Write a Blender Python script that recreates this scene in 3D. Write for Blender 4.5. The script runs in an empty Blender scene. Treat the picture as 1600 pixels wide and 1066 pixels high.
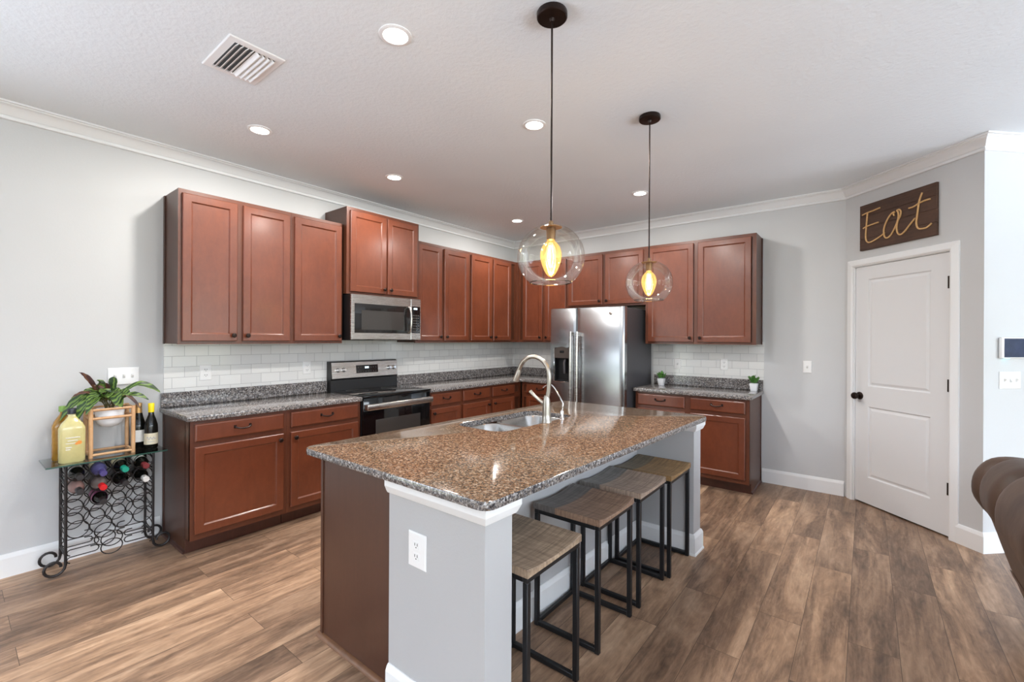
import bpy, bmesh, math, random
from mathutils import Vector, Matrix

# ------------------------------------------------------------------ camera
SC = bpy.context.scene
COL = SC.collection
cam_d = bpy.data.cameras.new('camera')
cam = bpy.data.objects.new('camera', cam_d)
COL.objects.link(cam)
cam_d.sensor_width = 36.0
cam_d.lens = 701.723 / 1600 * 36
cam_d.shift_y = -4.75 / 1600
cam_d.clip_start = 0.05
cam.matrix_world = (Matrix.Translation((3.987, -5.093, 1.427)) @ Matrix.Rotation(0.667, 4, 'Z')
                    @ Matrix.Rotation(math.pi / 2, 4, 'X') @ Matrix.Rotation(0.005, 4, 'Z'))
SC.camera = cam

# ------------------------------------------------------------------ view, world, daylight
vs = SC.view_settings
SC.display_settings.display_device = 'sRGB'
vs.view_transform = 'Standard'
vs.look = 'None'
vs.gamma = 1.0
vs.use_curve_mapping = False
vs.exposure = 0.13
SC.cycles.use_denoising = True
SC.cycles.max_bounces = 12
SC.cycles.diffuse_bounces = 6
SC.cycles.glossy_bounces = 5
SC.cycles.transparent_max_bounces = 16
SC.cycles.sample_clamp_indirect = 6.0
SC.cycles.caustics_reflective = False
SC.cycles.caustics_refractive = False

WORLD_STRENGTH = 12.5
LAMP_W = 19.0
world = bpy.data.worlds.new('world')
SC.world = world
world.use_nodes = True
wn = world.node_tree
wn.nodes.clear()
w_tc = wn.nodes.new('ShaderNodeTexCoord')
w_sep = wn.nodes.new('ShaderNodeSeparateXYZ')
w_ramp = wn.nodes.new('ShaderNodeValToRGB')
w_bg = wn.nodes.new('ShaderNodeBackground')
w_out = wn.nodes.new('ShaderNodeOutputWorld')
w_map = wn.nodes.new('ShaderNodeMapRange')
w_map.inputs[1].default_value = -1
w_map.inputs[2].default_value = 1
cr = w_ramp.color_ramp
cr.elements[0].position = 0.0
cr.elements[0].color = (1.08, 1.22, 1.42, 1)  # ground half made bright and bluish, added bounce to lift and neutralise the ceiling
cr.elements[1].position = 1.0
cr.elements[1].color = (0.56, 0.67, 0.82, 1)
for pos, c in ((0.37, (1.08, 1.22, 1.42)), (0.41, (0.27, 0.30, 0.25)), (0.485, (0.27, 0.30, 0.25)), (0.50, (0.22, 0.25, 0.25)), (0.53, (0.28, 0.32, 0.33)), (0.55, (0.70, 0.76, 0.82)), (0.7, (0.62, 0.72, 0.82))):
    e = cr.elements.new(pos)
    e.color = (*c, 1)
wl = wn.links.new
wl(w_tc.outputs['Generated'], w_sep.inputs[0])
wl(w_sep.outputs['Z'], w_map.inputs[0])
wl(w_map.outputs[0], w_ramp.inputs[0])
wl(w_ramp.outputs[0], w_bg.inputs[0])
w_bg.inputs[1].default_value = WORLD_STRENGTH
wl(w_bg.outputs[0], w_out.inputs[0])

CEIL = 2.79


def portal(name, loc, size, normal):
    ld = bpy.data.lights.new(name, 'AREA')
    ld.shape = 'RECTANGLE'
    ld.size, ld.size_y = size
    ld.cycles.is_portal = True
    o = bpy.data.objects.new(name, ld)
    COL.objects.link(o)
    o.location = loc
    o.rotation_euler = Vector(normal).to_track_quat('-Z', 'Y').to_euler()


# windows of the great room behind and beside the camera (openings cut in the walls below)
WIN_FRONT = [(6.6, 9.2, 0.5, 2.3)]   # x0, x1, z0, z1 on y = -10
WIN_EAST = [(-9.0, -6.5, 0.0, 2.5), (-6.0, -3.4, 0.0, 2.5), (-2.8, -0.2, 0.0, 2.5)]  # y0, y1, z0, z1 on x = 9.5
WIN_LEFT = [(-8.4, -6.2, 0.0, 2.2)]                                       # y0, y1, z0, z1 on x = 0
for x0, x1, z0, z1 in WIN_FRONT:
    portal('daylight_portal', ((x0 + x1) / 2, -10.0, (z0 + z1) / 2), (x1 - x0, z1 - z0), (0, 1, 0))
for y0, y1, z0, z1 in WIN_EAST:
    portal('daylight_portal', (9.5, (y0 + y1) / 2, (z0 + z1) / 2), (y1 - y0, z1 - z0), (-1, 0, 0))
for y0, y1, z0, z1 in WIN_LEFT:
    portal('daylight_portal', (0.0, (y0 + y1) / 2, (z0 + z1) / 2), (y1 - y0, z1 - z0), (1, 0, 0))


# ------------------------------------------------------------------ materials
def srgb(r, g, b):
    def f(c):
        c /= 255.0
        return c / 12.92 if c <= 0.04045 else ((c + 0.055) / 1.055) ** 2.4
    return (f(r), f(g), f(b), 1.0)


class NT:
    def __init__(s, name):
        s.m = bpy.data.materials.new(name)
        s.m.use_nodes = True
        s.t = s.m.node_tree
        s.t.nodes.clear()
        s.out = s.n('ShaderNodeOutputMaterial')

    def n(s, typ, **kw):
        nd = s.t.nodes.new(typ)
        for k, v in kw.items():
            setattr(nd, k, v)
        return nd

    def l(s, a, b):
        s.t.links.new(a, b)

    def pbsdf(s, color=None, rough=0.5, metal=0.0, coat=0.0, coat_rough=0.1, spec=0.5):
        p = s.n('ShaderNodeBsdfPrincipled')
        if color is not None:
            p.inputs['Base Color'].default_value = color
        p.inputs['Roughness'].default_value = rough
        p.inputs['Metallic'].default_value = metal
        p.inputs['Coat Weight'].default_value = coat
        p.inputs['Coat Roughness'].default_value = coat_rough
        p.inputs['Specular IOR Level'].default_value = spec
        s.l(p.outputs[0], s.out.inputs[0])
        return p

    def coords(s, scale=(1, 1, 1), rot=(0, 0, 0)):
        tc = s.n('ShaderNodeTexCoord')
        mp = s.n('ShaderNodeMapping')
        mp.inputs['Scale'].default_value = scale
        mp.inputs['Rotation'].default_value = rot
        s.l(tc.outputs['Object'], mp.inputs[0])
        return mp.outputs[0]

    def noise(s, vec, scale, detail=4, rough=0.55, dist=0.0):
        nz = s.n('ShaderNodeTexNoise')
        nz.inputs['Scale'].default_value = scale
        nz.inputs['Detail'].default_value = detail
        nz.inputs['Roughness'].default_value = rough
        nz.inputs['Distortion'].default_value = dist
        if vec is not None:
            s.l(vec, nz.inputs['Vector'])
        return nz.outputs[0]

    def ramp(s, fac, stops, interp='LINEAR'):
        r = s.n('ShaderNodeValToRGB')
        c = r.color_ramp
        c.interpolation = interp
        c.elements[0].position, c.elements[0].color = stops[0]
        c.elements[1].position, c.elements[1].color = stops[-1]
        for p, col in stops[1:-1]:
            e = c.elements.new(p)
            e.color = col
        s.l(fac, r.inputs[0])
        return r.outputs[0]

    def mix(s, a, b, fac, mode='MIX'):
        m = s.n('ShaderNodeMix', data_type='RGBA', blend_type=mode)
        for sock, v in ((m.inputs[0], fac), (m.inputs[6], a), (m.inputs[7], b)):
            if hasattr(v, 'links'):
                s.l(v, sock)
            else:
                sock.default_value = v
        return m.outputs[2]

    def bump(s, h, p, strength=0.3, dist=0.002):
        b = s.n('ShaderNodeBump')
        b.inputs['Strength'].default_value = strength
        b.inputs['Distance'].default_value = dist
        s.l(h, b.inputs['Height'])
        s.l(b.outputs[0], p.inputs['Normal'])


MATS = {}


def mat(name, color, rough=0.5, metal=0.0, coat=0.0, var=0.0, vscale=30, bump=0.0, bscale=200, spec=0.5, stretch=(1, 1, 1)):
    """plain surface with a little procedural mottling"""
    t = NT(name)
    p = t.pbsdf(color, rough, metal, coat, spec=spec)
    v = t.coords(stretch)
    if var:
        f = t.noise(v, vscale)
        lo = tuple(c * (1 - var) for c in color[:3]) + (1,)
        hi = tuple(min(1, c * (1 + var)) for c in color[:3]) + (1,)
        t.l(t.ramp(f, [(0.3, lo), (0.7, hi)]), p.inputs['Base Color'])
    if bump:
        t.bump(t.noise(v, bscale, 3), p, bump)
    MATS[name] = t.m
    return t.m


def glow(name, color, strength):
    t = NT(name)
    e = t.n('ShaderNodeEmission')
    e.inputs[0].default_value = color
    e.inputs[1].default_value = strength
    t.l(e.outputs[0], t.out.inputs[0])
    return t.m


def clear_glass(name, tint, refl=1.0, density=None):
    """thin glass: tinted transparency with fresnel reflection"""
    t = NT(name)
    tr = t.n('ShaderNodeBsdfTransparent')
    tr.inputs[0].default_value = tint
    gl = t.n('ShaderNodeBsdfGlossy')
    gl.inputs['Roughness'].default_value = 0.02
    fr = t.n('ShaderNodeFresnel')
    fr.inputs[0].default_value = 1.45
    mul = t.n('ShaderNodeMath', operation='MULTIPLY')
    mul.inputs[1].default_value = refl
    mx = t.n('ShaderNodeMixShader')
    t.l(fr.outputs[0], mul.inputs[0])
    t.l(mul.outputs[0], mx.inputs[0])
    t.l(tr.outputs[0], mx.inputs[1])
    t.l(gl.outputs[0], mx.inputs[2])
    t.l(mx.outputs[0], t.out.inputs[0])
    return t.m


def m_paint(name, col, bump, bscale, var=0.02):
    t = NT(name)
    p = t.pbsdf(col, 0.6)
    v = t.coords()
    f = t.noise(v, 1.3, 2)
    lo = tuple(c * (1 - var) for c in col[:3]) + (1,)
    hi = tuple(c * (1 + var) for c in col[:3]) + (1,)
    t.l(t.ramp(f, [(0.3, lo), (0.7, hi)]), p.inputs['Base Color'])
    t.bump(t.noise(v, bscale, 5, 0.6), p, bump, 0.004)
    return t.m


WALL = m_paint('wall_paint', srgb(203, 204, 205), 0.10, 90)
CEILING = m_paint('ceiling_texture', srgb(234, 240, 244), 0.85, 38)
TRIM = m_paint('white_trim_paint', srgb(236, 237, 238), 0.0, 10, 0.005)
DOORP = m_paint('white_door_paint', srgb(226, 227, 229), 0.0, 10, 0.005)
KNEE = m_paint('island_wall_paint', srgb(184, 184, 185), 0.14, 110)


def m_wood(name, base, dark, light, rough, grain=(14, 14, 1.6), coat=0.25):
    t = NT(name)
    p = t.pbsdf(None, rough, 0, coat, 0.18)
    oi = t.n('ShaderNodeObjectInfo')
    tc = t.n('ShaderNodeTexCoord')
    addv = t.n('ShaderNodeVectorMath', operation='MULTIPLY_ADD')
    cmb = t.n('ShaderNodeCombineXYZ')
    for k in range(3):
        t.l(oi.outputs['Random'], cmb.inputs[k])
    addv.inputs[1].default_value = (7.3, 5.1, 9.7)
    t.l(cmb.outputs[0], addv.inputs[0])
    t.l(tc.outputs['Object'], addv.inputs[2])
    mp = t.n('ShaderNodeMapping')
    mp.inputs['Scale'].default_value = grain
    t.l(addv.outputs[0], mp.inputs[0])
    g = t.noise(mp.outputs[0], 2.2, 6, 0.62, 0.6)
    blotch = t.noise(addv.outputs[0], 3.4, 3, 0.5)
    fine = t.noise(addv.outputs[0], 38, 4, 0.7)
    c1 = t.ramp(g, [(0.25, dark), (0.5, base), (0.78, light)])
    c2 = t.ramp(blotch, [(0.3, dark), (0.7, light)])
    c = t.mix(c1, c2, 0.42)
    c3 = t.ramp(fine, [(0.35, tuple(k * 0.86 for k in dark[:3]) + (1,)), (0.65, light)])
    c = t.mix(c, c3, 0.14)
    t.l(c, p.inputs['Base Color'])
    t.bump(g, p, 0.04, 0.001)
    return t.m


CHERRY = m_wood('cherry_cabinet_wood', srgb(104, 52, 32), srgb(89, 43, 25), srgb(120, 63, 39), 0.33, (9, 9, 3.2), 0.35)
CHERRY_FRAME = m_wood('cherry_frame_wood', srgb(92, 48, 30), srgb(80, 40, 24), srgb(104, 57, 36), 0.36)
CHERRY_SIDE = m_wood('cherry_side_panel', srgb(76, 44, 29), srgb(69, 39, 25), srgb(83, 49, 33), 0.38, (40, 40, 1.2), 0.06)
TOEKICK = m_wood('dark_toe_kick', srgb(70, 36, 25), srgb(58, 29, 20), srgb(80, 42, 29), 0.4)
SIGN_WOOD = m_wood('dark_stained_board', srgb(74, 50, 38), srgb(52, 34, 26), srgb(100, 72, 56), 0.7, (1.4, 1.4, 30), 0.0)
BAMBOO = m_wood('rattan_pole', srgb(205, 160, 115), srgb(176, 128, 84), srgb(226, 186, 142), 0.5, (8, 8, 8), 0.1)


def m_floor():
    t = NT('wood_plank_floor')
    p = t.pbsdf(None, 0.42, 0, 0.0)
    tc = t.n('ShaderNodeTexCoord')
    sep = t.n('ShaderNodeSeparateXYZ')
    t.l(tc.outputs['Object'], sep.inputs[0])
    cmb = t.n('ShaderNodeCombineXYZ')            # brick x along world y, rows along world x
    t.l(sep.outputs['Y'], cmb.inputs[0])
    t.l(sep.outputs['X'], cmb.inputs[1])
    bk = t.n('ShaderNodeTexBrick')
    bk.offset = 0.37
    bk.offset_frequency = 2
    bk.inputs['Color1'].default_value = (0, 0, 0, 1)
    bk.inputs['Color2'].default_value = (1, 1, 1, 1)
    bk.inputs['Mortar'].default_value = (0.5, 0.5, 0.5, 1)
    bk.inputs['Scale'].default_value = 1
    bk.inputs['Mortar Size'].default_value = 0.0011
    bk.inputs['Mortar Smooth'].default_value = 0.2
    bk.inputs['Brick Width'].default_value = 1.22
    bk.inputs['Row Height'].default_value = 0.187
    t.l(cmb.outputs[0], bk.inputs['Vector'])
    # per plank shift of the grain
    sh = t.n('ShaderNodeVectorMath', operation='MULTIPLY_ADD')
    sh.inputs[1].default_value = (3.7, 11.0, 5.0)
    t.l(bk.outputs['Color'], sh.inputs[0])
    t.l(tc.outputs['Object'], sh.inputs[2])
    mp = t.n('ShaderNodeMapping')
    mp.inputs['Scale'].default_value = (6.0, 0.85, 1)
    t.l(sh.outputs[0], mp.inputs[0])
    big = t.noise(mp.outputs[0], 1.3, 5, 0.6, 1.0)
    mp2 = t.n('ShaderNodeMapping')
    mp2.inputs['Scale'].default_value = (34, 2.0, 1)
    t.l(sh.outputs[0], mp2.inputs[0])
    fine = t.noise(mp2.outputs[0], 2.2, 6, 0.7, 0.5)
    mp3 = t.n('ShaderNodeMapping')
    mp3.inputs['Scale'].default_value = (16, 5.0, 1)
    t.l(sh.outputs[0], mp3.inputs[0])
    med = t.noise(mp3.outputs[0], 1.6, 5, 0.65, 1.2)
    c = t.ramp(big, [(0.34, srgb(70, 54, 43)), (0.45, srgb(112, 88, 70)), (0.54, srgb(154, 124, 99)), (0.68, srgb(196, 166, 138))])
    cf = t.ramp(fine, [(0.34, srgb(72, 56, 45)), (0.53, srgb(150, 121, 97)), (0.72, srgb(198, 168, 140))])
    cm = t.ramp(med, [(0.33, srgb(72, 57, 47)), (0.53, srgb(148, 119, 97)), (0.72, srgb(194, 164, 137))])
    c = t.mix(c, cf, 0.26)
    c = t.mix(c, cm, 0.26)
    tint = t.ramp(bk.outputs['Color'], [(0.0, (0.80, 0.79, 0.80, 1)), (0.5, (1.06, 1.05, 1.05, 1)), (1.0, (1.36, 1.34, 1.31, 1))])
    c = t.mix(c, tint, 1.0, 'MULTIPLY')
    c = t.mix(c, srgb(70, 54, 43), bk.outputs['Fac'])
    t.l(c, p.inputs['Base Color'])
    t.bump(fine, p, 0.05, 0.001)
    return t.m


FLOOR = m_floor()


def m_tile():
    t = NT('white_subway_tile')
    p = t.pbsdf(None, 0.12, 0, 0.0)
    tc = t.n('ShaderNodeTexCoord')
    sep = t.n('ShaderNodeSeparateXYZ')
    t.l(tc.outputs['Object'], sep.inputs[0])
    ad = t.n('ShaderNodeMath', operation='SUBTRACT')      # runs on both walls: along x and along y
    t.l(sep.outputs['X'], ad.inputs[0])
    t.l(sep.outputs['Y'], ad.inputs[1])
    cmb = t.n('ShaderNodeCombineXYZ')
    t.l(ad.outputs[0], cmb.inputs[0])
    t.l(sep.outputs['Z'], cmb.inputs[1])
    mp = t.n('ShaderNodeMapping')
    mp.inputs['Location'].default_value = (0.02, 0.0500, 0)
    t.l(cmb.outputs[0], mp.inputs[0])
    bk = t.n('ShaderNodeTexBrick')
    bk.offset = 0.5
    bk.inputs['Color1'].default_value = srgb(232, 232, 230)
    bk.inputs['Color2'].default_value = srgb(222, 222, 221)
    bk.inputs['Mortar'].default_value = srgb(186, 186, 186)
    bk.inputs['Scale'].default_value = 1
    bk.inputs['Mortar Size'].default_value = 0.0018
    bk.inputs['Mortar Smooth'].default_value = 0.25
    bk.inputs['Brick Width'].default_value = 0.154
    bk.inputs['Row Height'].default_value = 0.0782
    t.l(mp.outputs[0], bk.inputs['Vector'])
    t.l(bk.outputs['Color'], p.inputs['Base Color'])
    inv = t.n('ShaderNodeMath', operation='SUBTRACT')
    inv.inputs[0].default_value = 1.0
    t.l(bk.outputs['Fac'], inv.inputs[1])
    wob = t.noise(tc.outputs['Object'], 9, 1)
    h = t.n('ShaderNodeMath', operation='MULTIPLY_ADD')
    h.inputs[1].default_value = 0.6
    t.l(wob, h.inputs[0])
    t.l(inv.outputs[0], h.inputs[2])
    t.bump(h.outputs[0], p, 0.5, 0.0015)
    return t.m


TILE = m_tile()


def m_granite(name, cols, scale=120, rough=0.1):
    t = NT(name)
    p = t.pbsdf(None, rough, 0, 0.0)
    v = t.coords()
    nz = t.noise(v, 60, 2)
    wv = t.n('ShaderNodeVectorMath', operation='MULTIPLY_ADD')
    wv.inputs[1].default_value = (0.012, 0.012, 0.012)
    nzc = t.n('ShaderNodeTexNoise')
    nzc.inputs['Scale'].default_value = 70
    t.l(v, nzc.inputs['Vector'])
    t.l(nzc.outputs['Color'], wv.inputs[0])
    t.l(v, wv.inputs[2])
    vo = t.n('ShaderNodeTexVoronoi')
    vo.inputs['Scale'].default_value = scale
    t.l(wv.outputs[0], vo.inputs['Vector'])
    sp = t.n('ShaderNodeSeparateColor')
    t.l(vo.outputs['Color'], sp.inputs[0])
    vo2 = t.n('ShaderNodeTexVoronoi')
    vo2.inputs['Scale'].default_value = scale * 2.1
    t.l(wv.outputs[0], vo2.inputs['Vector'])
    sp2 = t.n('ShaderNodeSeparateColor')
    t.l(vo2.outputs['Color'], sp2.inputs[0])
    n = len(cols)
    c1 = t.ramp(sp.outputs[0], [(i / n, c) for i, c in enumerate(cols)], 'CONSTANT')
    c2 = t.ramp(sp2.outputs[1], [(i / n, c) for i, c in enumerate(cols)], 'CONSTANT')
    c = t.mix(c1, c2, 0.42)
    t.l(c, p.inputs['Base Color'])
    return t.m


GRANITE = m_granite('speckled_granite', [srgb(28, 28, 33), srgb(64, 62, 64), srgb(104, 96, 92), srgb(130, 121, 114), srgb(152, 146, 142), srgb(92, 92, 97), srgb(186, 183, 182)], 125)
GRANITE_I = m_granite('brown_speckled_granite', [srgb(32, 26, 22), srgb(64, 48, 36), srgb(108, 81, 59), srgb(126, 96, 70), srgb(142, 112, 86), srgb(88, 75, 64), srgb(168, 150, 130)], 140)


def m_steel(name, col, rough, aniso, rot=0.0, var=0.06, stretch=(2, 2, 220)):
    t = NT(name)
    p = t.pbsdf(col, rough, 1.0)
    p.inputs['Anisotropic'].default_value = aniso
    p.inputs['Anisotropic Rotation'].default_value = rot
    v = t.coords(stretch)
    f = t.noise(v, 3, 3)
    r = t.n('ShaderNodeMapRange')
    r.inputs[3].default_value = rough * (1 - var * 2)
    r.inputs[4].default_value = rough * (1 + var * 2)
    t.l(f, r.inputs[0])
    t.l(r.outputs[0], p.inputs['Roughness'])
    return t.m


STEEL = m_steel('brushed_stainless_steel', (0.52, 0.49, 0.46, 1), 0.27, 0.5)
FRIDGE_STEEL = m_steel('fridge_stainless_steel', (0.43, 0.445, 0.46, 1), 0.22, 0.6)
SINK_STEEL = m_steel('satin_sink_steel', (0.38, 0.365, 0.35, 1), 0.26, 0.3)
NICKEL = m_steel('brushed_nickel', (0.44, 0.405, 0.355, 1), 0.30, 0.2)
CHROME = mat('polished_chrome', (0.82, 0.82, 0.82, 1), 0.06, 1.0)
FRIDGE_SIDE = mat('grey_fridge_side', srgb(76, 75, 79), 0.42, 0.3, var=0.05, vscale=60)
BLACKP = mat('black_plastic', srgb(24, 24, 26), 0.35)
BLACKG = mat('black_gloss_glass', srgb(10, 10, 12), 0.05, spec=0.6)
DARKG = mat('dark_window_glass', srgb(32, 31, 31), 0.06)
GREYG = mat('grey_oven_window', srgb(58, 56, 55), 0.08)
BRONZE = mat('dark_bronze', srgb(44, 32, 28), 0.33, 0.7, var=0.15)
IRON = mat('wrought_iron', srgb(52, 48, 48), 0.45, 0.6, var=0.2, vscale=60, bump=0.1)
BLACKM = mat('black_powder_metal', srgb(30, 30, 32), 0.45, 0.2, bump=0.05)
WHITEP = mat('white_plastic', srgb(240, 240, 240), 0.3)
SLOT = mat('dark_slot', srgb(70, 68, 66), 0.5)
CERAMIC = mat('white_ceramic', srgb(232, 234, 238), 0.25, var=0.02)
ROPE = mat('tan_rope', srgb(214, 172, 118), 0.8, var=0.15, vscale=120, bump=0.6, bscale=320)
SOIL = mat('potting_soil', srgb(50, 38, 30), 0.95, var=0.3, vscale=120, bump=0.5)
LEATHER = mat('brown_leather', srgb(80, 63, 53), 0.46, var=0.3, vscale=6, bump=1.0, bscale=11, spec=0.35)
LEATHER_D = mat('brown_leather_panel', srgb(84, 67, 57), 0.5, var=0.1, vscale=9, bump=0.1, bscale=160)
SCREEN = mat('dark_blue_screen', srgb(52, 62, 86), 0.1, var=0.2, vscale=14)
LIGHTDISC = glow('lamp_disc_glow', (1.0, 0.95, 0.88, 1), 16.0)
FILAMENT = glow('filament_glow', (1.0, 0.62, 0.22, 1), 60.0)
CYAN = glow('cyan_indicator_glow', (0.25, 0.9, 1.0, 1), 4.0)
DIGIT = glow('clock_digit_glow', (0.75, 0.9, 1.0, 1), 2.5)
GLOBE = clear_glass('clear_globe_glass', (0.985, 0.975, 0.95, 1), 0.42)
AMBER = clear_glass('amber_bulb_glass', (1.0, 0.80, 0.45, 1), 0.8)
_t = AMBER.node_tree                       # the lit bulb: its tinted glass glows around the filament
_e = _t.nodes.new('ShaderNodeEmission')
_e.inputs[0].default_value = (1.0, 0.62, 0.22, 1)
_e.inputs[1].default_value = 0.32
_a = _t.nodes.new('ShaderNodeAddShader')
_o = _t.nodes['Material Output']
_src = _o.inputs[0].links[0].from_socket
_t.links.new(_src, _a.inputs[0])
_t.links.new(_e.outputs[0], _a.inputs[1])
_t.links.new(_a.outputs[0], _o.inputs[0])
TABLEGLASS = clear_glass('table_top_glass', (0.93, 0.98, 0.96, 1), 1.7)
GLASSEDGE = mat('green_glass_edge', srgb(52, 86, 76), 0.1)
BRASS = mat('aged_brass', srgb(132, 104, 74), 0.3, 0.8)


def m_leaf(name, dark, light, scale=60):
    t = NT(name)
    p = t.pbsdf(None, 0.4)
    v = t.coords()
    wv = t.n('ShaderNodeTexWave')
    wv.inputs['Scale'].default_value = scale
    wv.inputs['Distortion'].default_value = 3
    t.l(v, wv.inputs[0])
    t.l(t.ramp(wv.outputs[1], [(0.35, dark), (0.75, light)]), p.inputs['Base Color'])
    return t.m


LEAF = m_leaf('striped_leaf', srgb(38, 62, 28), srgb(104, 132, 56), 22)
LEAF_RED = m_leaf('purple_leaf', srgb(60, 30, 28), srgb(96, 62, 42), 22)
LEAF_S = m_leaf('small_green_leaf', srgb(44, 88, 34), srgb(96, 148, 66), 90)
STEM = mat('plant_stem', srgb(92, 84, 50), 0.6)


def m_seat(name, c0, c1, c2):
    t = NT(name)
    p = t.pbsdf(None, 0.55)
    tc = t.n('ShaderNodeTexCoord')
    mp = t.n('ShaderNodeMapping')
    mp.inputs['Scale'].default_value = (2.2, 26, 10)
    t.l(tc.outputs['Object'], mp.inputs[0])
    g = t.noise(mp.outputs[0], 2.6, 6, 0.7, 0.6)
    mp2 = t.n('ShaderNodeMapping')
    mp2.inputs['Scale'].default_value = (90, 3, 10)
    t.l(tc.outputs['Object'], mp2.inputs[0])
    saw = t.noise(mp2.outputs[0], 1.6, 3, 0.6)
    sep = t.n('ShaderNodeSeparateXYZ')
    t.l(tc.outputs['Object'], sep.inputs[0])
    ed = t.n('ShaderNodeMath', operation='GREATER_THAN')
    ed.inputs[1].default_value = -0.055
    t.l(sep.outputs['X'], ed.inputs[0])
    a = t.ramp(g, [(0.3, tuple(k * 0.62 for k in c0[:3]) + (1,)), (0.7, c0)])
    b = t.ramp(g, [(0.28, c1), (0.72, c2)])
    c = t.mix(a, b, ed.outputs[0])
    sv = t.ramp(saw, [(0.36, (0.68, 0.67, 0.66, 1)), (0.58, (1.10, 1.09, 1.08, 1))])
    c = t.mix(c, sv, 1.0, 'MULTIPLY')
    t.l(c, p.inputs['Base Color'])
    t.bump(saw, p, 0.35, 0.0015)
    return t.m


SEAT_A = m_seat('tan_reclaimed_seat', srgb(158, 137, 116), srgb(132, 112, 96), srgb(192, 168, 142))
SEAT_B = m_seat('brown_reclaimed_seat', srgb(120, 114, 110), srgb(122, 96, 80), srgb(172, 142, 120))
SEAT_C = m_seat('pale_reclaimed_seat', srgb(140, 136, 132), srgb(152, 132, 118), srgb(194, 172, 154))
SEAT_D = m_seat('golden_reclaimed_seat', srgb(130, 116, 94), srgb(126, 97, 62), srgb(178, 142, 98))


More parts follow.
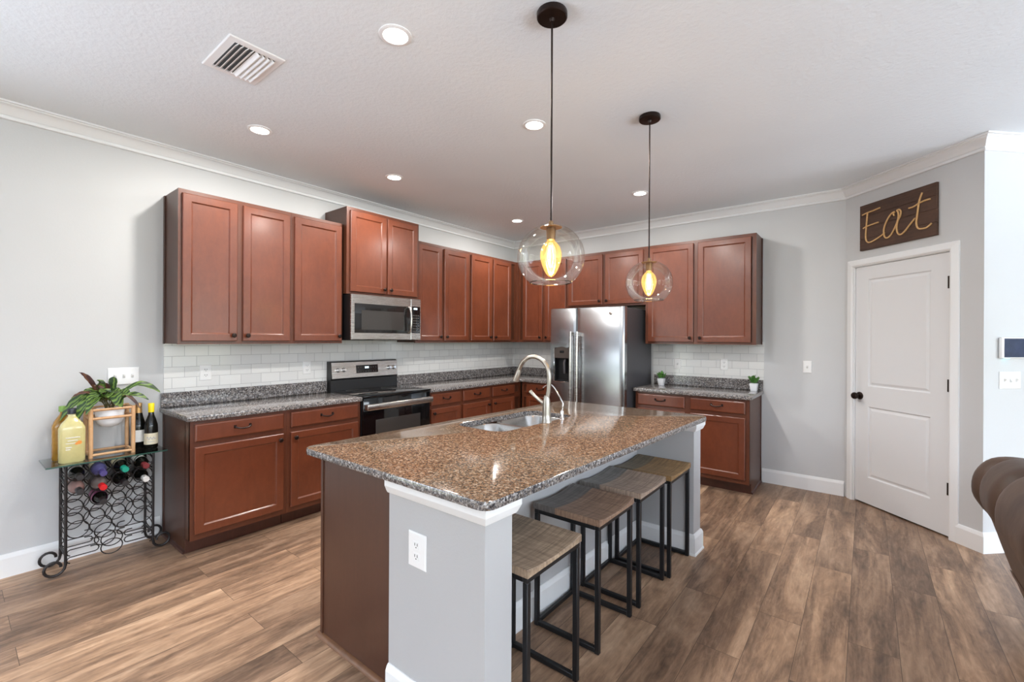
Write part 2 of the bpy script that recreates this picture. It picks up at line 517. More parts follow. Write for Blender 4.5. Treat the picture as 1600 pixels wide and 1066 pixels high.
# ------------------------------------------------------------------ mesh building
class MB:
    """collects faces in a local frame T(u, d, z) -> world and links them as one mesh object"""

    def __init__(s, T=None):
        s.v, s.f, s.mi = [], [], []
        s.T = T or (lambda a, b, c: (a, b, c))
        s.cur = 0

    def add(s, verts, faces):
        o = len(s.v)
        s.v += [s.T(*p) for p in verts]
        s.f += [tuple(i + o for i in f) for f in faces]
        s.mi += [s.cur] * len(faces)
        return s

    def box(s, lo, hi, r=0.0, seg=2):
        if r <= 0:
            x0, y0, z0 = lo
            x1, y1, z1 = hi
            v = [(x0, y0, z0), (x1, y0, z0), (x1, y1, z0), (x0, y1, z0), (x0, y0, z1), (x1, y0, z1), (x1, y1, z1), (x0, y1, z1)]
            return s.add(v, [(0, 3, 2, 1), (4, 5, 6, 7), (0, 1, 5, 4), (1, 2, 6, 5), (2, 3, 7, 6), (3, 0, 4, 7)])
        bm = bmesh.new()
        bmesh.ops.create_cube(bm, size=1)
        for w in bm.verts:
            w.co = Vector([lo[i] + (w.co[i] + 0.5) * (hi[i] - lo[i]) for i in range(3)])
        bmesh.ops.bevel(bm, geom=bm.edges[:], offset=r, segments=seg, affect='EDGES', profile=0.5)
        bm.verts.index_update()
        s.add([tuple(w.co) for w in bm.verts], [tuple(w.index for w in f.verts) for f in bm.faces])
        bm.free()
        return s

    def loops(s, L, cap0=True, cap1=True, closed=True):
        n = len(L[0])
        v = [p for lp in L for p in lp]
        f = []
        for i in range(len(L) - 1):
            for j in range(n if closed else n - 1):
                k = (j + 1) % n
                f.append((i * n + j, i * n + k, (i + 1) * n + k, (i + 1) * n + j))
        if cap0:
            f.append(tuple(reversed(range(n))))
        if cap1:
            f.append(tuple(range((len(L) - 1) * n, len(L) * n)))
        return s.add(v, f)

    def panel(s, u0, u1, z0, z1, d, prof):
        """rectangle on the plane d, built from nested loops (inset, height above d)"""
        L = []
        for ins, h in prof:
            L.append([(u0 + ins, d + h, z0 + ins), (u1 - ins, d + h, z0 + ins), (u1 - ins, d + h, z1 - ins), (u0 + ins, d + h, z1 - ins)])
        return s.loops(L)

    def lathe(s, prof, c, axis=(0, 0, 1), seg=20, cap=True):
        a = Vector(axis).normalized()
        t = Vector((1, 0, 0)) if abs(a.x) < 0.9 else Vector((0, 1, 0))
        e1 = a.cross(t).normalized()
        e2 = a.cross(e1)
        c = Vector(c)
        L = []
        for r, h in prof:
            L.append([tuple(c + a * h + (e1 * math.cos(2 * math.pi * k / seg) + e2 * math.sin(2 * math.pi * k / seg)) * max(r, 1e-5)) for k in range(seg)])
        return s.loops(L, cap, cap)

    def tube(s, pts, r, seg=8, closed=False, cap=True, flat=None):
        P = [Vector(p) for p in pts]
        n = len(P)
        rr = r if isinstance(r, (list, tuple)) else [r] * n
        tan = []
        for i in range(n):
            if closed:
                d = P[(i + 1) % n] - P[i - 1]
            else:
                d = P[min(i + 1, n - 1)] - P[max(i - 1, 0)]
            tan.append(d.normalized())
        t0 = tan[0]
        ref = Vector((0, 0, 1)) if abs(t0.z) < 0.9 else Vector((1, 0, 0))
        e1 = (ref - t0 * ref.dot(t0)).normalized()
        L = []
        for i in range(n):
            e1 = (e1 - tan[i] * e1.dot(tan[i])).normalized()
            e2 = tan[i].cross(e1)
            fx, fy = flat or (1, 1)
            L.append([tuple(P[i] + e1 * math.cos(2 * math.pi * k / seg) * rr[i] * fx + e2 * math.sin(2 * math.pi * k / seg) * rr[i] * fy) for k in range(seg)])
        if closed:
            L.append(L[0])
            return s.loops(L, False, False)
        return s.loops(L, cap, cap)

    def build(s, name, mats, parent=None, smooth=True, angle=38, loc=None, flip=False, weld=False):
        me = bpy.data.meshes.new(name)
        base = Vector((0, 0, 0))
        q = parent
        while q is not None:
            base += Vector(q.location)
            q = q.parent
        if loc is not None:
            base = Vector(loc)
        me.from_pydata([tuple(Vector(p) - base) for p in s.v], [], s.f)
        for m in (mats if isinstance(mats, (list, tuple)) else [mats]):
            me.materials.append(m)
        me.polygons.foreach_set('material_index', s.mi)
        bm = bmesh.new()
        bm.from_mesh(me)
        if weld:
            bmesh.ops.remove_doubles(bm, verts=bm.verts, dist=1e-5)
        bmesh.ops.recalc_face_normals(bm, faces=bm.faces)
        if smooth:
            for f in bm.faces:
                f.smooth = True
            for e in bm.edges:
                if len(e.link_faces) == 2 and e.calc_face_angle(0) > math.radians(angle):
                    e.smooth = False
        bm.to_mesh(me)
        bm.free()
        me.update()
        o = bpy.data.objects.new(name, me)
        COL.objects.link(o)
        if parent is not None:
            o.parent = parent
        elif loc is not None:
            o.location = loc
        return o


def thing(name, label, cat, loc=(0, 0, 0), group=None):
    o = bpy.data.objects.new(name, None)
    COL.objects.link(o)
    o.empty_display_size = 0.1
    o.location = loc
    return tag(o, label, cat, group)


def tag(o, label, cat=None, group=None, kind=None):
    o['label'] = label
    if cat:
        o['category'] = cat
    if group:
        o['group'] = group
    if kind:
        o['kind'] = kind
    return o


def struct(mb, name, m, label=None, **kw):
    o = mb.build(name, m, **kw)
    o['kind'] = 'structure'
    if label:
        o['label'] = label
    return o


def dup(root, loc, label):
    def cp(o, parent):
        c = o.copy()
        COL.objects.link(c)
        c.parent = parent
        for k in o.children:
            cp(k, c)
        return c
    r = cp(root, None)
    r.location = loc
    r['label'] = label
    return r


LEFT = lambda u, d, z: (d, u, z)          # left wall: u along y, d away from the wall
BACK = lambda u, d, z: (u, -d, z)         # back wall: u along x
R2 = math.sqrt(0.5)
PX, PY = 3.842, 0.0                        # where the slanted pantry wall starts
PLEN = 1.086
PAN = lambda u, d, z: (PX + R2 * u - R2 * d, PY - R2 * u - R2 * d, z)
QX, QY = PX + R2 * PLEN, PY - R2 * PLEN
RIGHT = lambda u, d, z: (QX + R2 * u + R2 * d, QY + R2 * u - R2 * d, z)
ISL = lambda x, y, z: (x + 0.045 * (y + 4.0), y, z)   # island is set very slightly off square

# ------------------------------------------------------------------ room shell
struct(MB().box((-0.2, -10.2, -0.1), (9.7, 2.2, 0.0)), 'floor', FLOOR, 'brown wood plank floor', smooth=False)
struct(MB().box((-0.2, -10.2, CEIL), (9.7, 2.2, CEIL + 0.1)), 'ceiling', CEILING, 'white textured ceiling', smooth=False)


def wall_with_openings(mb, u0, u1, thick, holes):
    """wall from u0 to u1 standing behind d = 0, with rectangular openings (u0, u1, z0, z1)"""
    u = u0
    for a, b, z0, z1 in sorted(holes):
        mb.box((u, -thick, 0), (a, 0, CEIL))
        if z0 > 0.01:
            mb.box((a, -thick, 0), (b, 0, z0))
        mb.box((a, -thick, z1), (b, 0, CEIL))
        u = b
    mb.box((u, -thick, 0), (u1, 0, CEIL))
    return mb


struct(wall_with_openings(MB(LEFT), -10.0, 0.12, 0.12, WIN_LEFT), 'wall_left', WALL, 'light grey wall behind the range and wine rack', smooth=False)
struct(MB(BACK).box((0, -0.12, 0), (PX, 0, CEIL)).box((PX, -0.12, 0), (5.45, -0.02, CEIL)), 'wall_back', WALL, 'light grey wall behind the refrigerator', smooth=False)
DW0, DW1, DTOP = 0.088, 0.882, 2.072
struct(wall_with_openings(MB(PAN), 0, PLEN, 0.11, [(DW0, DW1, 0, DTOP)]), 'wall_pantry', WALL, 'slanted grey wall around the white door', smooth=False)
struct(MB(RIGHT).box((0.11, -0.11, 0), (2.4, 0, CEIL)), 'wall_right', WALL, 'bright wall with the touch screen', smooth=False)
E2 = RIGHT(2.4, 0, 0)
struct(MB().box((E2[0] - 0.1, E2[1], 0), (9.62, E2[1] + 0.12, CEIL)), 'wall_far', WALL, smooth=False)
struct(wall_with_openings(MB(lambda u, d, z: (9.5 - d, u, z)), -10.0, E2[1], 0.12, WIN_EAST), 'wall_east', WALL, smooth=False)
struct(wall_with_openings(MB(lambda u, d, z: (u, -10.0 + d, z)), -0.12, 9.62, 0.12, WIN_FRONT), 'wall_front', WALL, smooth=False)
# plain window frames in those openings
wi = 0
for T, holes in ((LEFT, WIN_LEFT), (lambda u, d, z: (9.5 - d, u, z), WIN_EAST), (lambda u, d, z: (u, -10.0 + d, z), WIN_FRONT)):
    for a, b, z0, z1 in holes:
        wi += 1
        mb = MB(T)
        for q0, q1 in (((a, z0), (a + .06, z1)), ((b - .06, z0), (b, z1)), ((a, z1 - .06), (b, z1)), ((a, z0), (b, z0 + .06)), (((a + b) / 2 - .03, z0), ((a + b) / 2 + .03, z1))):
            mb.box((q0[0], -.09, q0[1]), (q1[0], -.03, q1[1]))
        struct(mb, 'window_%d' % wi, TRIM, smooth=False)

# crown moulding: profile (out from the wall, down from the ceiling)
CROWN = [(0, -.090), (.012, -.090), (.016, -.086), (.016, -.074), (.009, -.070), (.011, -.066), (.018, -.066), (.022, -.060), (.034, -.038), (.052, -.022), (.068, -.016), (.070, -.010), (.086, -.010), (.086, 0), (0, 0)]


def miter_strip(T, u0, u1, k0, k1, prof, z):
    """profile swept along u; k = how far each end shortens per unit of projection"""
    a = [(u0 + k0 * d, d, z + h) for d, h in prof]
    b = [(u1 - k1 * d, d, z + h) for d, h in prof]
    return MB(T).loops([a, b])


T225 = math.tan(math.radians(22.5))
struct(miter_strip(LEFT, -10, 0, 1, 1, CROWN, CEIL), 'trim_1', TRIM, 'white crown moulding along the left wall', angle=20)
struct(miter_strip(BACK, 0, PX, 1, T225, CROWN, CEIL), 'trim_2', TRIM, 'white crown moulding above the refrigerator wall', angle=20)
struct(miter_strip(PAN, 0, PLEN, T225, -1, CROWN, CEIL), 'trim_3', TRIM, 'white crown moulding above the door', angle=20)
struct(miter_strip(RIGHT, 0, 2.4, -1, 0, CROWN, CEIL), 'trim_4', TRIM, 'white crown moulding on the right wall', angle=20)
BASE = [(0, 0), (.016, 0), (.016, .112), (.010, .128), (.006, .136), (0, .136)]
struct(miter_strip(LEFT, -6.0, -4.118, 0, 0, BASE, 0), 'baseboard_left', TRIM, 'white baseboard behind the wine rack', angle=20)
struct(miter_strip(BACK, 3.175, PX, 0, T225, BASE, 0), 'baseboard_back', TRIM, 'white baseboard between cabinet and door', angle=20)
struct(miter_strip(PAN, 0.93, PLEN, 0, -1, BASE, 0), 'baseboard_pantry', TRIM, 'short white baseboard right of the door', angle=20)
struct(miter_strip(RIGHT, 0, 2.4, -1, 0, BASE, 0), 'baseboard_right', TRIM, 'white baseboard behind the sofa', angle=20)

# tiled backsplash
YL = -4.100                      # end of the left run
CT = 0.914                       # counter height
mb = MB()
mb.box((0, YL, 0.93), (0.009, 0, 1.40))
struct(mb, 'trim_5', TILE, 'white subway tile backsplash on the left wall', smooth=False)
mb = MB()
mb.box((0.009, -0.009, 0.93), (1.13, 0, 1.40))
mb.box((2.06, -0.009, 0.93), (3.19, 0, 1.40))
struct(mb, 'trim_6', TILE, 'white subway tile backsplash on the refrigerator wall', smooth=False)

# pantry door
door = thing('door_1', 'white two panel interior door under the Eat sign', 'door', PAN((DW0 + DW1) / 2, -.02, 0))
door['kind'] = 'structure'
cas = MB(PAN)
CAS = [(0, .0005), (0, .012), (.012, .019), (.045, .014), (.058, .010), (.060, .0005)]
cw = 0.060
for side in (0, 1):
    u = DW0 if side == 0 else DW1
    sg = -1 if side == 0 else 1
    a = [(u + sg * w, d, 0.0) for w, d in CAS]
    b = [(u + sg * w, d, DTOP + w) for w, d in CAS]
    cas.loops([a, b])
a = [(DW0 - w, d, DTOP + w) for w, d in CAS]
b = [(DW1 + w, d, DTOP + w) for w, d in CAS]
cas.loops([a, b])
for u0, u1, z0, z1 in ((DW0, DW0 + .006, 0, DTOP), (DW1 - .006, DW1, 0, DTOP), (DW0, DW1, DTOP - .006, DTOP)):
    cas.box((u0, -.11, z0), (u1, .0, z1))
cas.build('door_casing', TRIM, door, angle=20)
slab = MB(PAN)
s0, s1, z0, z1 = DW0 + .009, DW1 - .009, .012, DTOP - .009
D0 = -.012                         # face of the slab sits just behind the wall plane
# stiles and rails as boxes, panels with moulded edges between them
pu0, pu1 = 0.218, 0.735
for q in ((s0, pu0, z0, z1), (pu1, s1, z0, z1), (pu0, pu1, z0, .238), (pu0, pu1, .850, 1.026), (pu0, pu1, 1.950, z1)):
    slab.box((q[0], D0 - .035, q[2]), (q[1], D0, q[3]))
for za, zb in ((.238, .850), (1.026, 1.950)):
    slab.panel(pu0, pu1, za, zb, D0, [(0, -.035), (0, -.0), (.008, -.010), (.016, -.010), (.034, -.002), (.040, -.002)])
slab.build('door_slab', DOORP, door, angle=15)
kn = MB(PAN)
nrm = Vector(PAN(0, 1, 0)) - Vector(PAN(0, 0, 0))
c = (0.128 + .012, D0, .935)
kn2 = MB()
kn2.lathe([(.033, 0), (.033, .006), (.026, .010), (.012, .014), (.011, .032), (.020, .036), (.029, .046), (.030, .056), (.024, .066), (.010, .070), (0, .070)], PAN(*c), nrm, 20)
kn2.build('door_knob', BRONZE, door)
for z in (.352, 1.098, 1.846):
    h = MB(PAN)
    h.box((s1 - .020, D0, z - .045), (s1 + .010, D0 + .003, z + .045))
    h2 = [(s1 + .006, D0 + .006, z - .047), (s1 + .006, D0 + .006, z + .047)]
    h.tube(h2, .006, 8)
    h.build('hinge', BRONZE, door)

# ------------------------------------------------------------------ cabinets
DOOR_PROF = [(0, 0), (0, .016), (.004, .020), (.050, .020), (.054, .017), (.058, .012), (.062, .011)]
DRAWER_PROF = [(0, 0), (0, .014), (.004, .018), (.010, .020)]


def knob(T, u, d, z, parent):
    a = Vector(T(0, 1, 0)) - Vector(T(0, 0, 0))
    MB().lathe([(.008, 0), (.007, .012), (.015, .018), (.017, .024), (.012, .029), (0, .030)], T(u, d, z), a, 14).build('knob', BRONZE, parent)


def pull(T, u, d, z, parent):
    mb = MB(T)
    w = .048
    pts = [(u - w, d, z + .006), (u - w, d + .016, z + .003)] + [(u - w + 2 * w * k / 8, d + .018 + .010 * math.sin(math.pi * k / 8), z - .008 * math.sin(math.pi * k / 8)) for k in range(1, 8)] + [(u + w, d + .016, z + .003), (u + w, d, z + .006)]
    mb.tube(pts, .0055, 8)
    for q in (-w, w):
        mb.box((u + q - .009, d, z - .006), (u + q + .009, d + .004, z + .016), .002, 1)
    mb.build('drawer_pull', BRONZE, parent)


def upper(T, u0, u1, z0, z1, depth, doors, label, group, end=()):
    """doors: (u0, u1, knob side); end: sides with a visible end panel strip"""
    uc = (u0 + u1) / 2
    t = thing('upper_cabinet', label, 'cabinet', T(uc, 0.0, z0), group)
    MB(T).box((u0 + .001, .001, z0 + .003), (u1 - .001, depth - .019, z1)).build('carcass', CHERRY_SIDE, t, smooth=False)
    fr = MB(T)
    w = .036
    fr.box((u0, depth - .019, z0), (u0 + w, depth, z1))
    fr.box((u1 - w, depth - .019, z0), (u1, depth, z1))
    fr.box((u0 + w, depth - .019, z0), (u1 - w, depth, z0 + w))
    fr.box((u0 + w, depth - .019, z1 - w), (u1 - w, depth, z1))
    for a, b in zip(doors[:-1], doors[1:]):
        fr.box((a[1] - .012, depth - .019, z0 + w), (b[0] + .012, depth, z1 - w))
    fr.build('face_frame', CHERRY_FRAME, t, smooth=False)
    for sgn in end:
        u = u0 if sgn < 0 else u1
        MB(T).box((min(u, u + sgn * .006), .001, z0), (max(u, u + sgn * .006), .030, z1 - .002)).build('scribe_strip', TOEKICK, t, smooth=False)
    for a, b, side in doors:
        dz0, dz1 = z0 + .022, z1 - .030
        d = MB(T).panel(a, b, dz0, dz1, depth + .001, DOOR_PROF).build('door', CHERRY, t, angle=12)
        knob(T, (b - .028) if side > 0 else (a + .028), depth + .021, dz0 + .042, d)
    return t


GU = 'cherry upper cabinets'
UB, UT, UD = 1.372, 2.439, 0.310
upper(LEFT, YL, -3.335, UB, UT, UD, [(-4.080, -3.738, 1), (-3.699, -3.350, -1)], 'tall two door cherry upper cabinet above the granite counter end, leftmost on the wall', GU, (-1,))
upper(LEFT, -3.334, -2.880, UB, UT, UD, [(-3.312, -2.896, 1)], 'single door cherry upper cabinet directly left of the microwave', GU)
upper(LEFT, -2.872, -2.056, 1.815, 2.592, .365, [(-2.842, -2.462, 1), (-2.446, -2.086, -1)], 'short raised two door cherry cabinet mounted above the microwave', GU)
upper(LEFT, -2.050, -1.252, UB, UT, UD, [(-2.030, -1.690, 1), (-1.652, -1.270, -1)], 'two door cherry upper cabinet directly right of the microwave', GU)
upper(LEFT, -1.251, -0.330, UB, UT, UD, [(-1.222, -0.858, 1), (-0.820, -0.470, -1)], 'two door cherry upper cabinet on the range wall next to the room corner', GU)
upper(BACK, 0.330, 1.090, UB, UT, UD, [(0.414, 0.726, 1), (0.766, 1.074, -1)], 'two door cherry upper cabinet between the room corner and the refrigerator', GU)
upper(BACK, 1.091, 2.086, 1.800, UT, UD, [(1.112, 1.568, 1), (1.604, 2.062, -1)], 'short wide cherry cabinet above the refrigerator', GU)
upper(BACK, 2.087, 3.170, UB, UT, UD, [(2.118, 2.596, 1), (2.640, 3.128, -1)], 'wide two door cherry upper cabinet right of the refrigerator', GU, (1,))
# blind corner filler behind the two corner cabinets
t = MB().box((.001, -.329, UB), (.329, -.010, UT)).build('corner_cabinet', CHERRY_FRAME, smooth=False, loc=(.16, -.16, UB))
tag(t, 'blind cherry corner cabinet where the two upper rows meet', 'cabinet', GU)

FD = 0.565                         # face of the base cabinets
TK = 0.470                         # toe kick


def base(T, u0, u1, cols, label, group, end=0):
    """cols: (u0, u1, knob side) each with a drawer above a door"""
    uc = (u0 + u1) / 2
    t = thing('base_cabinet', label, 'cabinet', T(uc, .25, 0), group)
    mb = MB(T)
    mb.box((u0 + .001, .017, .10), (u1 - .001, FD - .019, CT - .040))
    mb.box((u0 + .001, .017, .0), (u1 - .001, TK, .10))
    if end:
        u = u0 if end < 0 else u1
        a, b = (u, u + .012) if end < 0 else (u - .012, u)
        mb.box((a, .002, 0), (b, TK + .010, CT - .040))
        mb.box((a, TK, .10), (b, FD - .002, CT - .040))
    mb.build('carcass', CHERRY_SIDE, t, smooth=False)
    fr = MB(T)
    w = .034
    zt, zb = CT - .040, .100
    fr.box((u0, FD - .019, zb), (u0 + w, FD, zt))
    fr.box((u1 - w, FD - .019, zb), (u1, FD, zt))
    fr.box((u0 + w, FD - .019, zb), (u1 - w, FD, zb + .05))
    fr.box((u0 + w, FD - .019, zt - .03), (u1 - w, FD, zt))
    fr.box((u0 + w, FD - .019, .69), (u1 - w, FD, .76))
    for a, b in zip(cols[:-1], cols[1:]):
        fr.box((a[1] - .012, FD - .0185, zb + .05), (b[0] + .012, FD - .0007, zt - .03))
    fr.build('face_frame', CHERRY_FRAME, t, smooth=False)
    MB(T).box((u0 + .002, TK, 0), (u1 - .002, TK + .012, .10)).build('toe_kick', TOEKICK, t, smooth=False)
    if end:
        u = u0 if end < 0 else u1
        MB(T).box((min(u, u + end * .005), .001, .0), (max(u, u + end * .005), .024, CT - .041)).build('scribe_strip', TOEKICK, t, smooth=False)
        sh = [(u, .02, 0), (u + end * .016, .02, 0), (u + end * .012, .02, .012), (u, .02, .018)]
        MB(T).loops([sh, [(p[0], TK + .012, p[2]) for p in sh]]).build('shoe_moulding', TOEKICK, t, smooth=False)
    for a, b, side in cols:
        dr = MB(T).panel(a, b, .742, .856, FD + .001, DRAWER_PROF).build('drawer', CHERRY, t, angle=12)
        pull(T, (a + b) / 2, FD + .021, .803, dr)
        d = MB(T).panel(a, b, .140, .706, FD + .001, DOOR_PROF).build('door', CHERRY, t, angle=12)
        knob(T, (b - .030) if side > 0 else (a + .030), FD + .021, .664, d)
    return t


GB = 'cherry base cabinets'
RY0, RY1 = -2.858, -2.096          # the range
base(LEFT, YL, -3.484, [(-4.078, -3.512, 1)], 'cherry base cabinet with a wide drawer and door, nearest the wine rack', GB, -1)
base(LEFT, -3.483, RY0 - .002, [(-3.458, -2.888, -1)], 'cherry base cabinet directly left of the range', GB)
base(LEFT, RY1 + .004, -1.632, [(-2.066, -1.654, -1)], 'cherry base cabinet directly right of the range', GB)
base(LEFT, -1.631, -0.566, [(-1.612, -1.176, 1), (-1.128, -0.712, -1)], 'cherry base cabinet with two drawers left of the room corner', GB)
base(BACK, 0.586, 1.110, [(0.664, 1.090, 1)], 'cherry base cabinet between the room corner and the refrigerator', GB)
base(BACK, 2.086, 3.165, [(2.112, 2.592, 1), (2.648, 3.130, -1)], 'two drawer cherry base cabinet right of the refrigerator', GB, 1)


# ------------------------------------------------------------------ granite counters
def slab_poly(mb, poly, z0, z1, r=.006):
    """polygon extruded with eased top and bottom edges (poly counter-clockwise)"""
    n = len(poly)

    def inset(dist):
        out = []
        for i in range(n):
            p0, p1, p2 = Vector(poly[i - 1]), Vector(poly[i]), Vector(poly[(i + 1) % n])
            a = (p1 - p0).normalized()
            b = (p2 - p1).normalized()
            na, nb = Vector((-a.y, a.x)), Vector((-b.y, b.x))
            m = (na + nb)
            m = m / max(m.dot(na), 1e-6)
            out.append(p1 + m * dist)
        return out
    L = []
    for ins, z in ((r, z0), (r * .3, z0 + r * .3), (0, z0 + r), (0, z1 - r), (r * .3, z1 - r * .3), (r, z1)):
        L.append([(p.x, p.y, z) for p in inset(ins)])
    return mb.loops(L)


CX = 0.600                         # counter edge
SLAB = .036
t = thing('granite_counter', 'grey speckled granite counter left of the range', 'countertop', (0.3, -3.5, CT - SLAB), 'granite counters')
slab_poly(MB(), [(.002, YL - .022), (CX, YL - .022), (CX, RY0 - .003), (.002, RY0 - .003)], CT - SLAB, CT).build('slab', GRANITE, t)
MB().box((.010, YL - .020, CT), (.030, RY0 - .003, 1.018), .002, 1).build('upstand', GRANITE, t)
t = thing('granite_counter', 'grey speckled granite counter wrapping the corner between range and refrigerator', 'countertop', (0.3, -1.0, CT - SLAB), 'granite counters')
slab_poly(MB(), [(.002, RY1 + .003), (CX, RY1 + .003), (CX, -CX - .02), (CX + .02, -CX), (1.122, -CX), (1.122, -.002), (.002, -.002)], CT - SLAB, CT).build('slab', GRANITE, t)
mb = MB().box((.010, RY1 + .003, CT), (.030, -.010, 1.018), .002, 1)
mb.box((.030, -.030, CT), (1.122, -.010, 1.018), .002, 1)
mb.build('upstand', GRANITE, t)
t = thing('granite_counter', 'grey speckled granite counter with two small potted plants, right of the refrigerator', 'countertop', (2.65, -.3, CT - SLAB), 'granite counters')
slab_poly(MB(), [(2.080, -CX - .01), (3.188, -CX - .01), (3.188, -.002), (2.080, -.002)], CT - SLAB, CT).build('slab', GRANITE, t)
MB().box((2.080, -.030, CT), (3.186, -.010, 1.018), .002, 1).build('upstand', GRANITE, t)

# ------------------------------------------------------------------ range
rg = thing('electric_range', 'stainless and black electric range with glass cooktop below the microwave', 'range', (.3, (RY0 + RY1) / 2, 0))
mb = MB(LEFT)
mb.box((RY0 + .002, .012, .0), (RY1 - .002, .575, .905))
mb.build('body', BLACKP, rg, smooth=False)
MB(LEFT).box((RY0 + .002, .080, .905), (RY1 - .002, .612, .922), .006).build('cooktop', BLACKG, rg)
# oven door and storage drawer
od = MB(LEFT).box((RY0 + .006, .575, .235), (RY1 - .006, .604, .895), .006).build('oven_door', BLACKG, rg)
MB(LEFT).panel(RY0 + .13, RY1 - .13, .36, .70, .604, [(0, -.002), (0, .001), (.004, .0015), (.012, .0015)]).build('window', GREYG, od)
hb = MB(LEFT)
hb.box((RY0 + .012, .640, .796), (RY1 - .012, .662, .850), .008, 3)
for u in (RY0 + .03, RY1 - .03):
    hb.box((u - .016, .604, .800), (u + .016, .645, .846), .004)
hb.build('handle', STEEL, od)
MB(LEFT).box((RY0 + .006, .575, .040), (RY1 - .006, .602, .225), .006).build('drawer', STEEL, rg)
# backguard
bg = MB(LEFT)
pr = [(.012, .90), (.085, .90), (.078, 1.02), (.090, 1.035), (.072, 1.186), (.055, 1.196), (.012, 1.196)]
bg.loops([[(RY0 + .004, d, z) for d, z in pr], [(RY1 - .004, d, z) for d, z in pr]])
bgo = bg.build('backguard', BLACKP, rg, angle=20)


def slope(u, h, off):               # point on the sloped control face, h measured up the slope 0..1
    return (u, .0905 - .018 * h + off, 1.036 + .149 * h)


fc = MB(LEFT)
L = []
for off in (-.004, .002):
    L.append([slope(RY0 + .012, 0.0, off), slope(RY1 - .006, 0.0, off), slope(RY1 - .006, 1.0, off), slope(RY0 + .012, 1.0, off)])
fc.loops(L)
fco = fc.build('control_face', STEEL, bgo, smooth=False)
dp = MB(LEFT)
L = []
for off in (.001, .004):
    L.append([slope(RY0 + .268, .26, off), slope(RY1 - .246, .26, off), slope(RY1 - .246, .78, off), slope(RY0 + .268, .78, off)])
dp.loops(L)
dp.build('display', BLACKG, bgo, smooth=False)
dg = MB(LEFT)
for k in range(3):
    u = RY0 + .366 + k * .016
    L = [[slope(u, .56, o), slope(u + .010, .56, o), slope(u + .010, .68, o), slope(u, .68, o)] for o in (.003, .0048)]
    dg.loops(L)
dg.build('clock', DIGIT, bgo, smooth=False)
bt = MB(LEFT)
for r_ in (.36, .62):
    for k in range(8):
        if 2 <= k <= 4 and r_ > .5:
            continue
        u = RY0 + .284 + k * .029
        bt.loops([[slope(u, r_ - .03, o), slope(u + .009, r_ - .03, o), slope(u + .009, r_ + .03, o), slope(u, r_ + .03, o)] for o in (.003, .0048)])
bt.build('button', SLOT, bgo, smooth=False)
for u in (RY0 + .075, RY0 + .135, RY1 - .115, RY1 - .055):
    p0, p1 = Vector(LEFT(*slope(u, .52, .0))), Vector(LEFT(*slope(u, .52, .0))) + Vector((.992, 0, .12))
    kb = MB().lathe([(.021, 0), (.021, .006), (.017, .010), (.0165, .030), (.013, .034), (0, .034)], p0, p1 - p0, 18)
    kb.build('knob', CHROME, rg)
rings = MB()
for cx_, cy_, r_ in ((.21, RY0 + .20, .10), (.21, RY1 - .20, .08), (.45, RY0 + .20, .08), (.45, RY1 - .20, .115)):
    rings.tube([(cx_ + r_ * math.cos(a * math.pi / 18), cy_ + r_ * math.sin(a * math.pi / 18), .9221) for a in range(36)], .0007, 4, closed=True)
rings.build('burner_ring', SLOT, rg)

# ------------------------------------------------------------------ microwave
MD = .428
mw = thing('microwave', 'over the range stainless microwave with dark window', 'microwave', (.2, (RY0 + RY1) / 2, 1.40))
my0, my1, mz0, mz1 = RY0 - .002, RY1 + .022, 1.404, 1.812
MB(LEFT).box((my0, .012, mz0 + .004), (my1, MD - .022, mz1)).build('case', BLACKP, mw, smooth=False)
us = my1 - .128                      # split between door and control column
dr = MB(LEFT)
dr.panel(my0 + .001, us - .001, mz0, mz1, MD - .022, [(0, 0), (0, .017), (.005, .022), (.012, .022)])
dr = dr.build('door', STEEL, mw, angle=15)
MB(LEFT).panel(my0 + .030, us - .006, mz0 + .062, mz1 - .082, MD, [(0, -.002), (0, .001), (.003, .002)]).build('window', DARKG, dr)
MB(LEFT).panel(my0 + .100, us - .090, mz0 + .092, mz1 - .140, MD + .002, [(0, -.001), (0, .0006), (.003, .0009)]).build('mesh_screen', GREYG, dr)
hd = MB(LEFT)
uh = us - .030
hd.tube([(uh, MD + .002, mz0 + .070), (uh, MD + .030, mz0 + .082), (uh, MD + .040, mz0 + .15), (uh, MD + .042, mz0 + .205), (uh, MD + .040, mz1 - .16), (uh, MD + .030, mz1 - .10), (uh, MD + .002, mz1 - .088)], .013, 10, flat=(1.0, .8))
hd.build('handle', STEEL, dr)
cp = MB(LEFT).panel(us + .001, my1 - .001, mz0, mz1, MD - .022, [(0, 0), (0, .017), (.005, .022), (.012, .022)]).build('control_panel', STEEL, mw, angle=15)
MB(LEFT).panel(us + .012, my1 - .012, mz0 + .066, mz1 - .075, MD, [(0, -.002), (0, .001), (.003, .0015)]).build('keypad', BLACKG, cp)
kb = MB(LEFT)
for i in range(4):
    for j in range(7):
        u = us + .022 + i * .0215
        z = mz0 + .080 + j * .026
        kb.box((u, MD + .001, z), (u + .014, MD + .0024, z + .012))
kb.build('button', SLOT, cp, smooth=False)
MB(LEFT).box((us + .035, MD + .001, mz1 - .106), (us + .078, MD + .0026, mz1 - .090)).build('clock', DIGIT, cp, smooth=False)
vg = MB(LEFT)
vg.box((my0 + .10, .10, mz0 - .006), (my0 + .30, .32, mz0 + .004))
vg.box((my1 - .38, .10, mz0 - .006), (my1 - .08, .32, mz0 + .004))
vg.build('grease_filter', BLACKP, mw, smooth=False)

